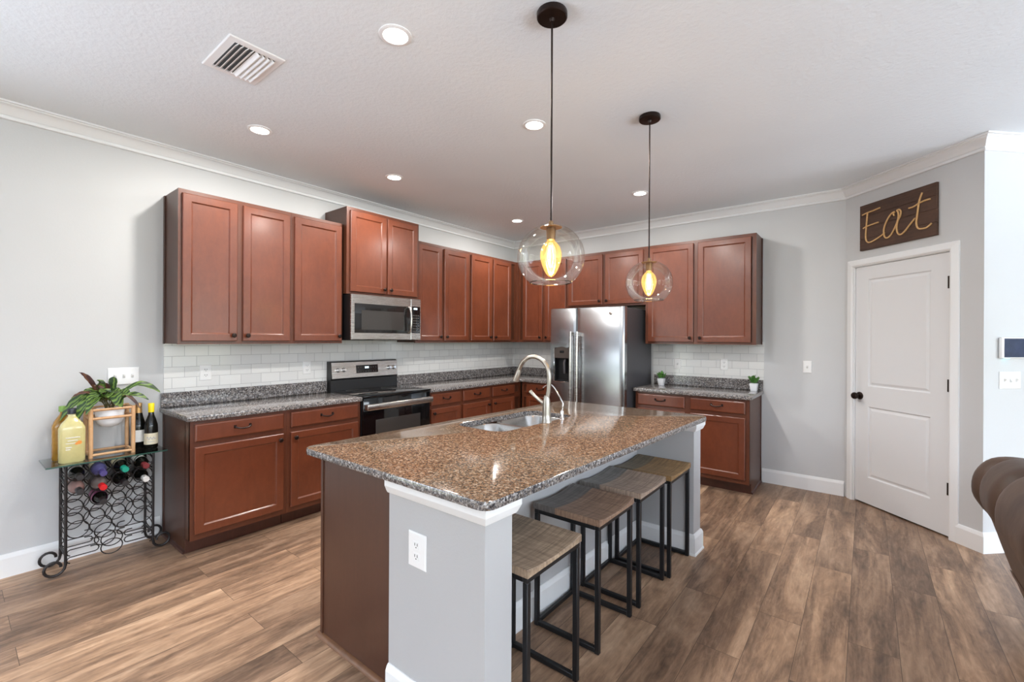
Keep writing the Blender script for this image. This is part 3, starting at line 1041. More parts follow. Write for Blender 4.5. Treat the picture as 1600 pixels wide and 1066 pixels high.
# ------------------------------------------------------------------ refrigerator
FX0, FX1, FY, FZ = 1.150, 2.050, 0.790, 1.760
fr = thing('refrigerator', 'stainless side by side refrigerator with ice dispenser', 'refrigerator', (1.6, -.4, 0))
MB(BACK).box((FX0 + .006, .030, .02), (FX1 - .004, FY - .085, FZ - .012), .004, 1).build('cabinet', FRIDGE_SIDE, fr)
MB(BACK).box((FX0 + .02, FY - .10, .0), (FX1 - .02, FY - .06, .075)).build('kick_grille', BLACKP, fr, smooth=False)
fs = 1.492


def fridge_door(u0, u1, hole=None):
    """door with a gently bowed face; hole = (u0, u1, z0, z1) recess for the dispenser"""
    mb = MB(BACK)
    us_ = sorted(set([u0, u0 + .006, u0 + .02, u1 - .02, u1 - .006, u1] + [u0 + (u1 - u0) * k / 10 for k in range(1, 10)] + (list(hole[:2]) if hole else [])))
    zs = sorted(set([.085, .095, FZ - .01, FZ] + (list(hole[2:]) if hole else [])))
    uc, hw = (u0 + u1) / 2, (u1 - u0) / 2

    def dep(u, z):
        e = abs(u - uc) / hw
        d = FY + .012 * (1 - e * e) - .008
        if e > .93:
            d -= .012 * ((e - .93) / .07) ** 2
        if z < .09 or z > FZ - .005:
            d -= .004
        return d
    idx = {}
    v = []
    for i, u in enumerate(us_):
        for j, z in enumerate(zs):
            idx[i, j] = len(v)
            v.append((u, dep(u, z), z))
    f = []
    for i in range(len(us_) - 1):
        for j in range(len(zs) - 1):
            if hole and hole[0] <= us_[i] < hole[1] - 1e-6 and hole[2] <= zs[j] < hole[3] - 1e-6:
                continue
            f.append((idx[i, j], idx[i + 1, j], idx[i + 1, j + 1], idx[i, j + 1]))
    # rim back to the cabinet
    back = FY - .080
    n = len(us_)
    m = len(zs)
    ring = [idx[i, 0] for i in range(n)] + [idx[n - 1, j] for j in range(1, m)] + [idx[i, m - 1] for i in range(n - 2, -1, -1)] + [idx[0, j] for j in range(m - 2, 0, -1)]
    o = len(v)
    for k in ring:
        v.append((v[k][0], back, v[k][2]))
    R = len(ring)
    for k in range(R):
        f.append((ring[k], ring[(k + 1) % R], o + (k + 1) % R, o + k))
    f.append(tuple(range(o, o + R)))
    mb.add(v, f)
    return mb


DSP = (1.216, 1.412, .945, 1.322)
fdl = fridge_door(FX0, fs - .003, DSP).build('freezer_door', FRIDGE_STEEL, fr, angle=30)
fdr = fridge_door(fs + .003, FX1).build('refrigerator_door', FRIDGE_STEEL, fr, angle=30)
dsp = MB(BACK)
u0, u1, z0, z1 = DSP
dsp.box((u0 - .002, FY - .075, z0 - .002), (u1 + .002, FY - .070, z1 + .002))
for q in ((u0 - .002, u0 + .006, z0, z1), (u1 - .006, u1 + .002, z0, z1), (u0, u1, z0 - .002, z0 + .008), (u0, u1, z1 - .004, z1 + .002)):
    dsp.box((q[0], FY - .072, q[2]), (q[1], FY - .002, q[3]))
dso = dsp.build('dispenser', BLACKP, fdl, smooth=False)
tr = MB(BACK)
for q in ((u0 - .010, u0, z0 - .010, z1 - .01), (u0 - .010, u1 + .004, z0 - .012, z0)):
    tr.box((q[0], FY - .004, q[2]), (q[1], FY + .010, q[3]), .002, 1)
tr.build('dispenser_trim', CHROME, fdl)
# arched head of the dispenser with its control panel
hd = MB(BACK)
a = [(u0, FY + .008, 1.205)] + [(u0 + (u1 - u0) * k / 10, FY + .008, 1.302 + .030 * math.sin(math.pi * k / 10)) for k in range(0, 11)] + [(u1, FY + .008, 1.205)]
hd.loops([[(p[0], FY - .07, p[2]) for p in a], a])
hd.build('dispenser_panel', mat('dark_taupe_plastic', srgb(84, 76, 72), .3, .3), fdl, smooth=False)
MB(BACK).box((1.290, FY + .006, 1.262), (1.345, FY + .010, 1.288)).build('dispenser_display', BLACKG, fdl, smooth=False)
pd = MB(BACK)
pd.tube([(1.325, FY - .060, 1.205), (1.325, FY - .030, 1.15), (1.325, FY - .040, 1.03)], .018, 10)
pd.build('dispenser_paddle', FRIDGE_SIDE, fdl)
for u, nm, p in ((fs - .040, 'handle', fdl), (fs + .040, 'handle', fdr)):
    h = MB(BACK)
    h.tube([(u, FY + .050, .42), (u, FY + .056, .70), (u, FY + .058, .95), (u, FY + .056, 1.25), (u, FY + .050, 1.50)], .014, 10, flat=(1, 1.1))
    for z in (.45, 1.475):
        h.box((u - .013, FY - .008, z - .020), (u + .013, FY + .050, z + .020), .005, 2)
    h.build(nm, STEEL, p)
bd = Vector(BACK(1.905, FY - .001, 1.690))
MB().lathe([(.018, 0), (.018, .003), (.014, .005), (0, .005)], bd, (0, -1, 0), 20).build('round_badge', STEEL, fdr)

# ------------------------------------------------------------------ island
IZ = .905
IX0, IX1 = 1.945, 3.010
ibase = thing('island_cabinet', 'brown end panelled island cabinet under the sink', 'cabinet', ISL(2.2, -2.9, 0))
mb = MB(ISL)
mb.box((IX0 + .075, -3.950, 0), (2.500, -1.930, .10))
mb.box((IX0 + .020, -3.950, .10), (2.500, -3.27, IZ - .034))
mb.box((IX0 + .020, -2.36, .10), (2.500, -1.930, IZ - .034))
mb.box((IX0 + .020, -3.27, .10), (2.500, -2.36, .66))
mb.box((2.475, -3.27, .66), (2.500, -2.36, IZ - .034))
mb.box((IX0 + .020, -3.27, .66), (IX0 + .040, -2.36, IZ - .034))
mb.build('carcass', CHERRY_FRAME, ibase, smooth=False)
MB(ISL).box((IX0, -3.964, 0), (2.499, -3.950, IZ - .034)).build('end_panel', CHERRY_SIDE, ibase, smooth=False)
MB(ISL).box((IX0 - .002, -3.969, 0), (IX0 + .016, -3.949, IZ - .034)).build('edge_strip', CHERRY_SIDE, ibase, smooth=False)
sh = [(0, 0), (.020, 0), (.018, .010), (.010, .017), (0, .019)]
MB(ISL).loops([[(IX0 - .016, -3.9641 - d, h) for d, h in sh], [(2.488, -3.9641 - d, h) for d, h in sh]]).build('shoe_moulding', mat('brown_shoe_moulding', srgb(112, 76, 50), .5, var=.15), ibase)
for a, b, side in ((-3.93, -3.28, 1), (-3.26, -2.64, 1), (-2.62, -1.95, -1)):
    TI = lambda u, d, z: ISL(IX0 + .020 - d, u, z)
    d = MB(TI).panel(a, b, .14, .856, .001, DOOR_PROF).build('door', CHERRY, ibase, angle=12)
    knob(TI, b - .03 if side > 0 else a + .03, .021, .80, d)

# white knee wall: long back panel with a deeper pier at each end
kw = thing('island_knee_wall', 'white drywall back and end piers of the island behind the stools', 'island wall', ISL(2.7, -2.95, 0))
WY0, WY1 = -3.990, -1.890
mb = MB(ISL)
mb.box((2.502, WY0, 0), (IX1, WY0 + .135, IZ - .034))
mb.box((2.502, WY1 - .130, 0), (IX1, WY1, IZ - .034))
mb.box((2.502, WY0 + .135, 0), (2.620, WY1 - .130, IZ - .034))
mb.build('drywall', KNEE, kw, smooth=False)
cap = MB(ISL)
CAPP = [(0, -.056), (.010, -.056), (.014, -.050), (.024, -.026), (.024, 0), (0, 0)]


def skirt(mb, path, prof, z, closed=False):
    """profile swept around the outside of a path of corners (offset to the right of travel)"""
    n = len(path)
    rows = []
    for i in range(n):
        p = Vector(path[i])
        a = (p - Vector(path[i - 1])).normalized() if i > 0 else None
        b = (Vector(path[i + 1]) - p).normalized() if i < n - 1 else None
        na = Vector((a.y, -a.x)) if a else None
        nb = Vector((b.y, -b.x)) if b else None
        if na is None:
            m = nb
        elif nb is None:
            m = na
        else:
            m = (na + nb)
            m = m / m.dot(na)
        rows.append([(p.x + m.x * d, p.y + m.y * d, z + h) for d, h in prof])
    return mb.loops(rows)


near = [(2.5035, WY0), (IX1, WY0), (IX1, WY0 + .135), (2.620, WY0 + .135), (2.620, WY1 - .130), (IX1, WY1 - .130), (IX1, WY1), (2.5035, WY1)]
skirt(cap, near, CAPP, IZ - .0345)
cap.build('cap_trim', TRIM, kw, angle=20)
bb = MB(ISL)
IB = [(0, 0), (.021, 0), (.020, .010), (.016, .016), (.016, .112), (.010, .128), (.004, .136), (0, .136)]
skirt(bb, near, IB, .0)
bb.build('baseboard', TRIM, kw, angle=20)

# island counter with a cut-out for the sink
ct = thing('island_countertop', 'brown speckled granite island top with sink cut-out', 'countertop', (2.5, -2.95, IZ - .034))


def rrect(x0, x1, y0, y1, r, n=6):
    pts = []
    for cx_, cy_, a0 in ((x1 - r, y1 - r, 0), (x0 + r, y1 - r, 90), (x0 + r, y0 + r, 180), (x1 - r, y0 + r, 270)):
        for k in range(n + 1):
            a = math.radians(a0 + 90 * k / n)
            pts.append((cx_ + r * math.cos(a), cy_ + r * math.sin(a)))
    return pts


TX0, TX1, TY0, TY1 = 1.888, 3.052, -4.030, -1.866


def isl_top():
    bm = bmesh.new()
    outer = rrect(TX0, TX1, TY0, TY1, .045)
    hole = rrect(2.000, 2.372, -3.185, -2.430, .085)
    rows_o, rows_h = [], []

    def ins(poly, dlt):
        cx_ = sum(p[0] for p in poly) / len(poly)
        cy_ = sum(p[1] for p in poly) / len(poly)
        w = max(p[0] for p in poly) - cx_
        h = max(p[1] for p in poly) - cy_
        return [(cx_ + (p[0] - cx_) * (w - dlt) / w, cy_ + (p[1] - cy_) * (h - dlt) / h) for p in poly]
    z1, z0, r = IZ, IZ - .034, .007
    for d, z in ((r, z0), (r * .3, z0 + r * .3), (0, z0 + r), (0, z1 - r), (r * .3, z1 - r * .3), (r, z1)):
        rows_o.append([bm.verts.new(ISL(p[0], p[1], z)) for p in ins(outer, d)])
    for d, z in ((0, z0), (0, z1 - .003), (-.003, z1)):
        rows_h.append([bm.verts.new(ISL(p[0], p[1], z)) for p in ins(hole, d)])
    for rows in (rows_o, rows_h):
        for a, b in zip(rows[:-1], rows[1:]):
            n = len(a)
            for k in range(n):
                bm.faces.new((a[k], a[(k + 1) % n], b[(k + 1) % n], b[k]))
    for oi, hi in ((5, 2), (0, 0)):
        es = []
        for ring in (rows_o[oi], rows_h[hi]):
            for k in range(len(ring)):
                e = bm.edges.get((ring[k], ring[(k + 1) % len(ring)]))
                es.append(e)
        bmesh.ops.triangle_fill(bm, use_beauty=True, use_dissolve=False, edges=es)
    bm.verts.index_update()
    mb = MB()
    mb.add([tuple(v.co) for v in bm.verts], [tuple(v.index for v in f.verts) for f in bm.faces])
    bm.free()
    return mb


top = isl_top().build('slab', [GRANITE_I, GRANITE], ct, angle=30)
for pol in top.data.polygons:              # same stone; edge faces coloured grey to imitate cool daylight on them
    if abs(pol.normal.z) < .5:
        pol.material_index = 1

sk = thing('kitchen_sink', 'double bowl stainless undermount sink set in the island top', 'sink', ISL(2.19, -2.8, .70))
for y0, y1, hx in ((-3.178, -2.862, 2.360), (-2.838, -2.437, 2.366)):
    mb = MB(ISL)
    L = []
    zt = IZ - .034
    for dlt, z in ((-.012, zt - .004), (-.012, zt), (.004, zt), (.008, zt - .006), (.014, zt - .15), (.030, zt - .185), (.075, zt - .192)):
        r = max(.02, .085 - dlt)
        L.append([(p[0], p[1], z) for p in rrect(2.005 + dlt, hx - dlt, y0 + dlt, y1 - dlt, r)])
    mb.loops(L, False, True)
    mb.build('bowl', SINK_STEEL, sk)
    yc = (y0 + y1) / 2
    MB().lathe([(.042, 0), (.042, .003), (.030, .004), (.028, -.004), (0, -.004)], ISL(2.19, yc, zt - .1915), (0, 0, 1), 20).build('drain', CHROME, sk)
dv = MB(ISL)
dv.box((2.03, -2.866, IZ - .046), (2.34, -2.834, IZ - .036), .004, 2)
dv.build('divider', SINK_STEEL, sk)

# faucet
FXc, FYc = 2.434, -2.770
fa = thing('kitchen_faucet', 'tall brushed nickel gooseneck faucet with side lever', 'faucet', (FXc, FYc, IZ))
mb = MB()
mb.lathe([(.031, 0), (.031, .006), (.027, .012), (.026, .05), (.024, .11), (.020, .145), (.016, .165)], (FXc, FYc, IZ), (0, 0, 1), 20)
mb.build('body', NICKEL, fa)
mb = MB()
neck = [(FXc + .004, FYc, IZ + .150), (FXc + .014, FYc, 1.10), (FXc + .017, FYc, 1.150)]
for k in range(0, 11):
    a = math.pi * k / 10 * .92
    neck.append((2.334 + .118 * math.cos(a), FYc, 1.192 + .118 * math.sin(a)))
mb.tube(neck, .0135, 12)
mb.build('spout', NICKEL, fa)
e = Vector(neck[-1])
dirn = (Vector(neck[-1]) - Vector(neck[-2])).normalized()
mb = MB()
mb.lathe([(.0135, 0), (.017, .012), (.020, .06), (.0215, .078), (.018, .082), (0, .082)], e, dirn, 16)
mb.build('spray_head', NICKEL, fa)
mb = MB()
mb.tube([(2.424, FYc, 1.018), (2.392, FYc, 1.030), (2.345, FYc, 1.058), (2.308, FYc, 1.088)], [.016, .011, .010, .012], 10)
mb.build('lever', NICKEL, fa)
tp = thing('filter_tap', 'slim chrome drinking water tap beside the gooseneck faucet', 'tap', (2.440, -2.600, IZ))
MB().lathe([(.017, 0), (.017, .005), (.012, .010), (.012, .045), (.009, .055), (.005, .058)], (2.440, -2.600, IZ), (0, 0, 1), 14).build('tap_body', CHROME, tp)
MB().tube([(2.441, -2.600, .955), (2.446, -2.600, 1.005), (2.425, -2.600, 1.040), (2.385, -2.600, 1.096), (2.362, -2.600, 1.116), (2.340, -2.600, 1.120), (2.315, -2.600, 1.112), (2.290, -2.600, 1.096)], .0048, 8).build('tap_spout', CHROME, tp)


# ------------------------------------------------------------------ wall plates
mat_slot = mat('grey_switch_slot', srgb(196, 196, 196), .5)


def plate(T, u, z, w, h, d, holes, label, name='electrical_outlet', cat='outlet', group='white wall plates'):
    t = thing(name, label, cat, T(u, d, z), group)
    MB(T).panel(u - w / 2, u + w / 2, z - h / 2, z + h / 2, d, [(0, 0), (0, .003), (.004, .0065), (.010, .0070)]).build('cover_plate', WHITEP, t, angle=15)
    for du, kind in holes:
        if kind == 'o':
            for dz in (-.021, .021):
                f = MB(T).box((u + du - .017, d + .006, z + dz - .0145), (u + du + .017, d + .0085, z + dz + .0145), .002, 1).build('receptacle', WHITEP, t)
                sl = MB(T)
                for q in (-.007, .007):
                    sl.box((u + du + q - .0015, d + .008, z + dz - .002), (u + du + q + .0015, d + .0090, z + dz + .008))
                sl.box((u + du - .0025, d + .008, z + dz - .010), (u + du + .0025, d + .0090, z + dz - .006))
                sl.build('slot', SLOT, f, smooth=False)
        else:
            s_ = 1 if kind == 't' else -1
            mbx = MB(T)
            mbx.loops([[(u + du - .005, d + .006, z - .011), (u + du + .005, d + .006, z - .011), (u + du + .005, d + .006, z + .011), (u + du - .005, d + .006, z + .011)],
                       [(u + du - .004, d + .019, z + s_ * .008 - .003), (u + du + .004, d + .019, z + s_ * .008 - .003), (u + du + .004, d + .019, z + s_ * .008 + .003), (u + du - .004, d + .019, z + s_ * .008 + .003)]])
            mbx.build('toggle', WHITEP, t, smooth=False)
            sh_ = MB(T).panel(u + du - .007, u + du + .007, z - .013, z + .013, d + .0068, [(0, 0), (0, .0006), (.001, .0008)]).build('toggle_slot', mat_slot, t, smooth=False)
    return t


plate(LEFT, -4.322, 1.153, .165, .116, .001, [(-.046, 't'), (0, 't'), (.046, 't')], 'white triple toggle switch plate above the houseplant', 'light_switch', 'switch')
plate(LEFT, -3.840, 1.150, .080, .118, .010, [(0, 'o')], 'white outlet on the tiles above the leftmost base cabinet', group='white wall plates')
plate(LEFT, -3.046, 1.148, .076, .112, .010, [(0, 'o')], 'white outlet on the tiles just left of the range')
plate(BACK, 2.340, 1.148, .076, .118, .010, [(0, 't')], 'white switch on the tiles near the refrigerator side', 'light_switch', 'switch')
plate(BACK, 2.822, 1.160, .074, .118, .010, [(0, 'o')], 'white outlet on the tiles above the right counter')
plate(BACK, 3.552, 1.166, .072, .116, .001, [(0, 't')], 'white single switch on the grey wall left of the pantry door', 'light_switch', 'switch')
plate(RIGHT, .200, 1.158, .165, .116, .001, [(-.046, 't'), (0, 'd'), (.046, 't')], 'white triple switch below the wall touch screen', 'light_switch', 'switch')
TE = lambda u, d, z: ISL(u, WY0 - d, z)
plate(TE, 2.676, .632, .098, .130, .0005, [(0, 'o')], 'white outlet on the near end of the island')

sc = thing('touch_screen', 'white framed touch screen control on the right wall', 'control panel', RIGHT(.235, 0, 1.377))
MB(RIGHT).box((.108, .002, 1.306), (.368, .026, 1.448), .008, 3).build('case', WHITEP, sc)
MB(RIGHT).box((.124, .0255, 1.314), (.352, .0275, 1.440)).build('screen', SCREEN, sc, smooth=False)
MB(RIGHT).box((.150, .006, 1.3035), (.176, .018, 1.3062)).build('indicator_light', CYAN, sc, smooth=False)

# ------------------------------------------------------------------ Eat sign
sg = thing('wall_sign', 'dark wooden sign reading Eat in tan rope above the door', 'sign', PAN(.48, 0, 2.39))
SU0, SU1, SZ0, SZ1 = .165, .800, 2.199, 2.590
SD = .022
bd = MB(PAN)
pl = 4
for k in range(pl):
    a = SZ0 + (SZ1 - SZ0) * k / pl
    b = SZ0 + (SZ1 - SZ0) * (k + 1) / pl
    bd.box((SU0, .002, a + .0005), (SU1, SD, b - .0005), .0015, 1)
bd.build('board', SIGN_WOOD, sg, angle=30)


def smooth_path(p, sub=4):
    out = []
    n = len(p)
    for i in range(n - 1):
        p0, p1, p2, p3 = [Vector(p[max(0, min(n - 1, i + k))]) for k in (-1, 0, 1, 2)]
        for s_ in range(sub):
            t_ = s_ / sub
            out.append(.5 * ((2 * p1) + (-p0 + p2) * t_ + (2 * p0 - 5 * p1 + 4 * p2 - p3) * t_ ** 2 + (-p0 + 3 * p1 - 3 * p2 + p3) * t_ ** 3))
    out.append(Vector(p[-1]))
    return out


LET = {
    'E': [[(.196, 2.506), (.244, 2.515), (.297, 2.518), (.359, 2.525)], [(.204, 2.389), (.238, 2.399), (.291, 2.404), (.346, 2.408)],
          [(.244, 2.512), (.239, 2.461), (.234, 2.4), (.228, 2.327), (.231, 2.289), (.242, 2.268), (.259, 2.257), (.292, 2.26), (.331, 2.273), (.382, 2.295), (.400, 2.310)]],
    'a': [[(.484, 2.425), (.476, 2.440), (.486, 2.456), (.460, 2.449), (.431, 2.419), (.406, 2.375), (.394, 2.331), (.397, 2.288), (.409, 2.265), (.429, 2.261), (.453, 2.276), (.479, 2.311), (.503, 2.357), (.517, 2.405), (.514, 2.446), (.505, 2.461), (.523, 2.464), (.537, 2.443), (.530, 2.407), (.510, 2.373), (.503, 2.322), (.509, 2.286), (.523, 2.266), (.544, 2.264), (.572, 2.283), (.611, 2.324), (.649, 2.362)]],
    't': [[(.701, 2.541), (.691, 2.517), (.678, 2.477), (.67, 2.425), (.663, 2.372), (.658, 2.329), (.663, 2.295), (.676, 2.275), (.697, 2.269), (.729, 2.268), (.752, 2.278), (.769, 2.292)],
          [(.600, 2.451), (.638, 2.453), (.681, 2.468), (.723, 2.475), (.759, 2.475)]]}
lt = MB(PAN)
for ch in LET:
    for st in LET[ch]:
        p = smooth_path([(a, b, 0) for a, b in st])
        lt.tube([(q.x, SD + .005, q.y) for q in p], .0062, 8)
lt.build('rope_lettering', ROPE, sg)

# ------------------------------------------------------------------ ceiling lights, vent
SPOTS = [(2.316, -3.831, 'round recessed ceiling light nearest the front, right of the air vent'),
         (.846, -3.800, 'round recessed ceiling light nearest the left wall, above the upper cabinets'),
         (2.319, -2.755, 'round recessed ceiling light just left of the nearer pendant cord'),
         (.831, -2.715, 'round recessed ceiling light above the raised microwave cabinet'),
         (2.320, -1.048, 'small round recessed ceiling light beside the farther pendant cord'),
         (.800, -.961, 'farthest small recessed ceiling light near the room corner')]
for x, y, lab in SPOTS:
    t = thing('recessed_light', lab, 'ceiling light', (x, y, CEIL), 'recessed ceiling lights')
    MB().lathe([(.073, 0), (.073, -.003), (.066, -.006), (.056, -.006), (.051, .0)], (x, y, CEIL - .0005), (0, 0, 1), 32, cap=False).build('trim_ring', WHITEP, t)
    MB().lathe([(.0, -.0035), (.053, -.0035), (.053, -.001), (0, -.001)], (x, y, CEIL), (0, 0, 1), 32).build('diffuser', LIGHTDISC, t)
    ld = bpy.data.lights.new('recessed_lamp', 'AREA')
    ld.shape = 'DISK'
    ld.size = .10
    ld.energy = LAMP_W
    ld.color = (1.0, .96, .91)
    lo = bpy.data.objects.new('lamp_source', ld)
    COL.objects.link(lo)
    lo.parent = t
    lo.location = (0, 0, -.012)

vt = thing('air_vent', 'white rectangular louvred air vent in the ceiling', 'vent', (1.563, -4.173, CEIL))
VX0, VX1, VY0, VY1 = 1.388, 1.738, -4.297, -4.049
mb = MB()
L = []
for i, h in ((0, 0), (0, -.004), (.004, -.007), (.034, -.009), (.036, -.004), (.036, 0)):
    L.append([(VX0 + i, VY0 + i, CEIL + h - .0003), (VX1 - i, VY0 + i, CEIL + h - .0003), (VX1 - i, VY1 - i, CEIL + h - .0003), (VX0 + i, VY1 - i, CEIL + h - .0003)])
mb.loops(L, False, False)
mb.build('frame', WHITEP, vt, angle=15)
MB().box((VX0 + .03, VY0 + .03, CEIL - .0035), (VX1 - .03, VY1 - .03, CEIL - .0005)).build('duct', mat('dark_duct', srgb(86, 86, 86), .8), vt, smooth=False)
for k in range(8):
    y = VY0 + .036 + .022 * (k + .5)
    tilt = -.011 if k < 4 else .011
    mb = MB()
    mb.loops([[(x_, y - tilt * .6 - .002, CEIL - .004), (x_, y - tilt * .6 + .002, CEIL - .004), (x_, y + tilt * .8 + .002, CEIL - .020), (x_, y + tilt * .8 - .002, CEIL - .020)] for x_ in (VX0 + .037, VX1 - .037)])
    mb.build('louvre', WHITEP, vt, smooth=False)


# ------------------------------------------------------------------ pendants
def pendant(x, y, zc, lab):
    t = thing('pendant_light', lab, 'pendant', (x, y, CEIL), 'globe pendants above the island')
    MB().lathe([(.062, 0), (.064, -.004), (.064, -.022), (.060, -.026), (.012, -.028), (.008, -.040), (0, -.040)], (x, y, CEIL), (0, 0, 1), 28).build('canopy', BRONZE, t)
    R = .141
    ztop = zc + .118
    MB().tube([(x, y, CEIL - .030), (x, y, ztop + .02)], .0042, 8).build('cord', BRONZE, t)
    MB().lathe([(.006, .022), (.010, .018), (.010, .0), (.046, -.004), (.046, -.007), (0, -.007)], (x, y, ztop + .012), (0, 0, 1), 24).build('cap', BRASS, t)
    MB().lathe([(.0, 0), (.019, 0), (.020, -.012), (.018, -.052), (0, -.052)], (x, y, ztop + .006), (0, 0, 1), 18).build('socket', BRASS, t)
    prof = []
    a0, a1 = math.radians(24), math.radians(180 - 38)
    for k in range(25):
        a = a0 + (a1 - a0) * k / 24
        prof.append((R * math.sin(a), R * math.cos(a) * .96))
    g = MB().lathe(prof, (x, y, zc), (0, 0, 1), 40, cap=False)
    g.build('glass_globe', GLOBE, t)
    rr = R * math.sin(a1)
    zr = zc + R * math.cos(a1) * .96
    MB().tube([(x + rr * math.cos(2 * math.pi * k / 40), y + rr * math.sin(2 * math.pi * k / 40), zr) for k in range(40)], .0022, 6, closed=True).build('globe_rim', clear_glass('rim_glass', (.9, .86, .78, 1), 1.6), t)
    zb = ztop - .048
    bl = MB().lathe([(.013, .006), (.015, -.002), (.026, -.012), (.038, -.028), (.0445, -.050), (.0455, -.066), (.043, -.084), (.037, -.104), (.029, -.124), (.020, -.140), (.010, -.150), (0, -.153)], (x, y, zb), (0, 0, 1), 22, cap=False).build('bulb', AMBER, t)
    fl = MB()
    for k in range(5):
        a = 2 * math.pi * k / 5
        fl.tube([(x + .006 * math.cos(a), y + .006 * math.sin(a), zb - .022), (x + .013 * math.cos(a), y + .013 * math.sin(a), zb - .07), (x + .006 * math.cos(a), y + .006 * math.sin(a), zb - .112)], .0016, 5)
    fl.build('filament', FILAMENT, bl)
    ld = bpy.data.lights.new('pendant_lamp', 'POINT')
    ld.energy = 3.0
    ld.color = (1.0, .72, .42)
    ld.shadow_soft_size = .03
    lo = bpy.data.objects.new('lamp_source', ld)
    COL.objects.link(lo)
    lo.parent = t
    lo.location = (0, 0, zb - .07 - CEIL)


pendant(2.951, -3.517, 1.766, 'clear globe pendant nearer the camera, above the island front')
pendant(2.942, -2.412, 1.770, 'clear globe pendant farther from the camera, above the island far end')

# ------------------------------------------------------------------ stools
SH = .610
GS = 'wood and metal counter stools'
SW, SDP = .366, .380               # x and y size of the seat


def stool_proto(loc, label, seatm):
    x, y, _ = loc
    t = thing('counter_stool', label, 'stool', loc, GS)
    mb = MB()
    n = 10
    top, bot = [], []
    L = []
    for k in range(n + 1):
        v_ = -1 + 2 * k / n
        dip = .016 * (1 - v_ * v_)
        yy = y + v_ * SDP / 2
        L.append([(x - SW / 2, yy, SH - .030), (x + SW / 2, yy, SH - .030), (x + SW / 2, yy, SH - dip - .003), (x + SW / 2 - .004, yy, SH - dip), (x - SW / 2 + .004, yy, SH - dip), (x - SW / 2, yy, SH - dip - .003)])
    mb.loops(L)
    mb.build('seat', seatm, t, angle=30)
    b = .011
    hx, hy = SW / 2 - .016, SDP / 2 - .016
    for sx in (-1, 1):
        for sy in (-1, 1):
            MB().box((x + sx * hx - b, y + sy * hy - b, 0), (x + sx * hx + b, y + sy * hy + b, SH - .052), .002, 1).build('leg', BLACKM, t)
    ap = MB()
    for sx in (-1, 1):
        ap.box((x + sx * hx - b, y - hy - b, SH - .052), (x + sx * hx + b, y + hy + b, SH - .030), .002, 1)
    for sy in (-1, 1):
        ap.box((x - hx + b, y + sy * hy - b, SH - .052), (x + hx - b, y + sy * hy + b, SH - .030), .002, 1)
    ap.build('seat_frame', BLACKM, t)
    for sy in (-1, 1):
        MB().box((x - hx + b, y + sy * hy - b, .004), (x + hx - b, y + sy * hy + b, .026), .002, 1).build('floor_rail', BLACKM, t)
    MB().box((x - hx - b * .8, y - hy + b, .004), (x - hx + b * .8, y + hy - b, .026), .002, 1).build('back_rail', BLACKM, t)
    return t


S1 = stool_proto((2.876, -3.628, 0), 'tan wooden seat counter stool nearest the camera, partly behind the island pier', SEAT_A)


def stool_copy(loc, label, seatm):
    c = dup(S1, loc, label)
    for k in c.children:
        if k.name.startswith('seat') and not k.name.startswith('seat_frame'):
            k.data = k.data.copy()
            k.data.materials[0] = seatm
    return c


stool_copy((2.872, -3.078, 0), 'brown wooden seat counter stool, second from the camera', SEAT_B)
stool_copy((2.878, -2.626, 0), 'pale greyish wooden seat counter stool, third from the camera', SEAT_C)
stool_copy((2.902, -2.226, 0), 'golden brown seat counter stool farthest from the camera, beside the far island pier', SEAT_D)

# ------------------------------------------------------------------ wine rack
GZ = .665
wr = thing('wine_rack', 'wrought iron wine rack table with glass top against the left wall', 'wine rack', (.14, -4.42, 0))
RYa, RYb = -4.632, -4.214
RXf, RXb = .245, .055
gt = MB()
gt.box((.018, -4.722, GZ - .008), (.300, -4.150, GZ), .001, 1)
gto = gt.build('glass_top', TABLEGLASS, wr, smooth=False)
ge = MB()
ge.box((.300, -4.722, GZ - .008), (.3012, -4.150, GZ))
ge.box((.018, -4.7232, GZ - .008), (.3012, -4.722, GZ))
ge.build('glass_edge', GLASSEDGE, gto, smooth=False)


def spiral(c, r0, r1, a0, a1, n, plane):
    out = []
    for k in range(n + 1):
        f = k / n
        a = math.radians(a0 + (a1 - a0) * f)
        r = r0 + (r1 - r0) * f
        p, q = r * math.cos(a), r * math.sin(a)
        out.append((c[0] + (p if plane == 'x' else 0), c[1] + (p if plane == 'y' else 0), c[2] + q))
    return out


for x in (RXf, RXb):
    for y, sy in ((RYa, -1), (RYb, 1)):
        mb = MB()
        # post, then the outward scroll foot in the plane of the rack
        cyx = y + sy * .050
        post = [(x, y, GZ - .009), (x, y, .30), (x, y, .10), (x, y, .062)]
        foot = []
        for k in range(1, 17):
            a = math.radians(180 + 22.5 * k) if sy > 0 else math.radians(0 - 22.5 * k)
            r = .050 - .0012 * k
            foot.append((x, cyx + r * math.cos(a), .0575 + r * math.sin(a)))
        mb.tube(post + foot, .0075, 8)
        mb.build('leg', IRON, wr)
ties = MB()
for y in (RYa, RYb):
    for z in (GZ - .016, .545, .375, .115):
        ties.tube([(RXb, y, z), (RXf, y, z)], .0055, 6)
    for z in (.16, .26, .33, .44, .50, .60):
        ties.tube([((RXf + RXb) / 2 + .080 * math.cos(a * math.pi / 8), y, z + .030 * math.sin(a * math.pi / 8)) for a in range(16)], .003, 5, closed=True)
for x in (RXf, RXb):
    ties.tube([(x, RYa, GZ - .016), (x, RYb, GZ - .016)], .0055, 6)
ties.build('side_tie', IRON, wr)
COLY = [-4.580, -4.476, -4.372, -4.268]
ROWZ = [.600, .514, .428, .342, .256]
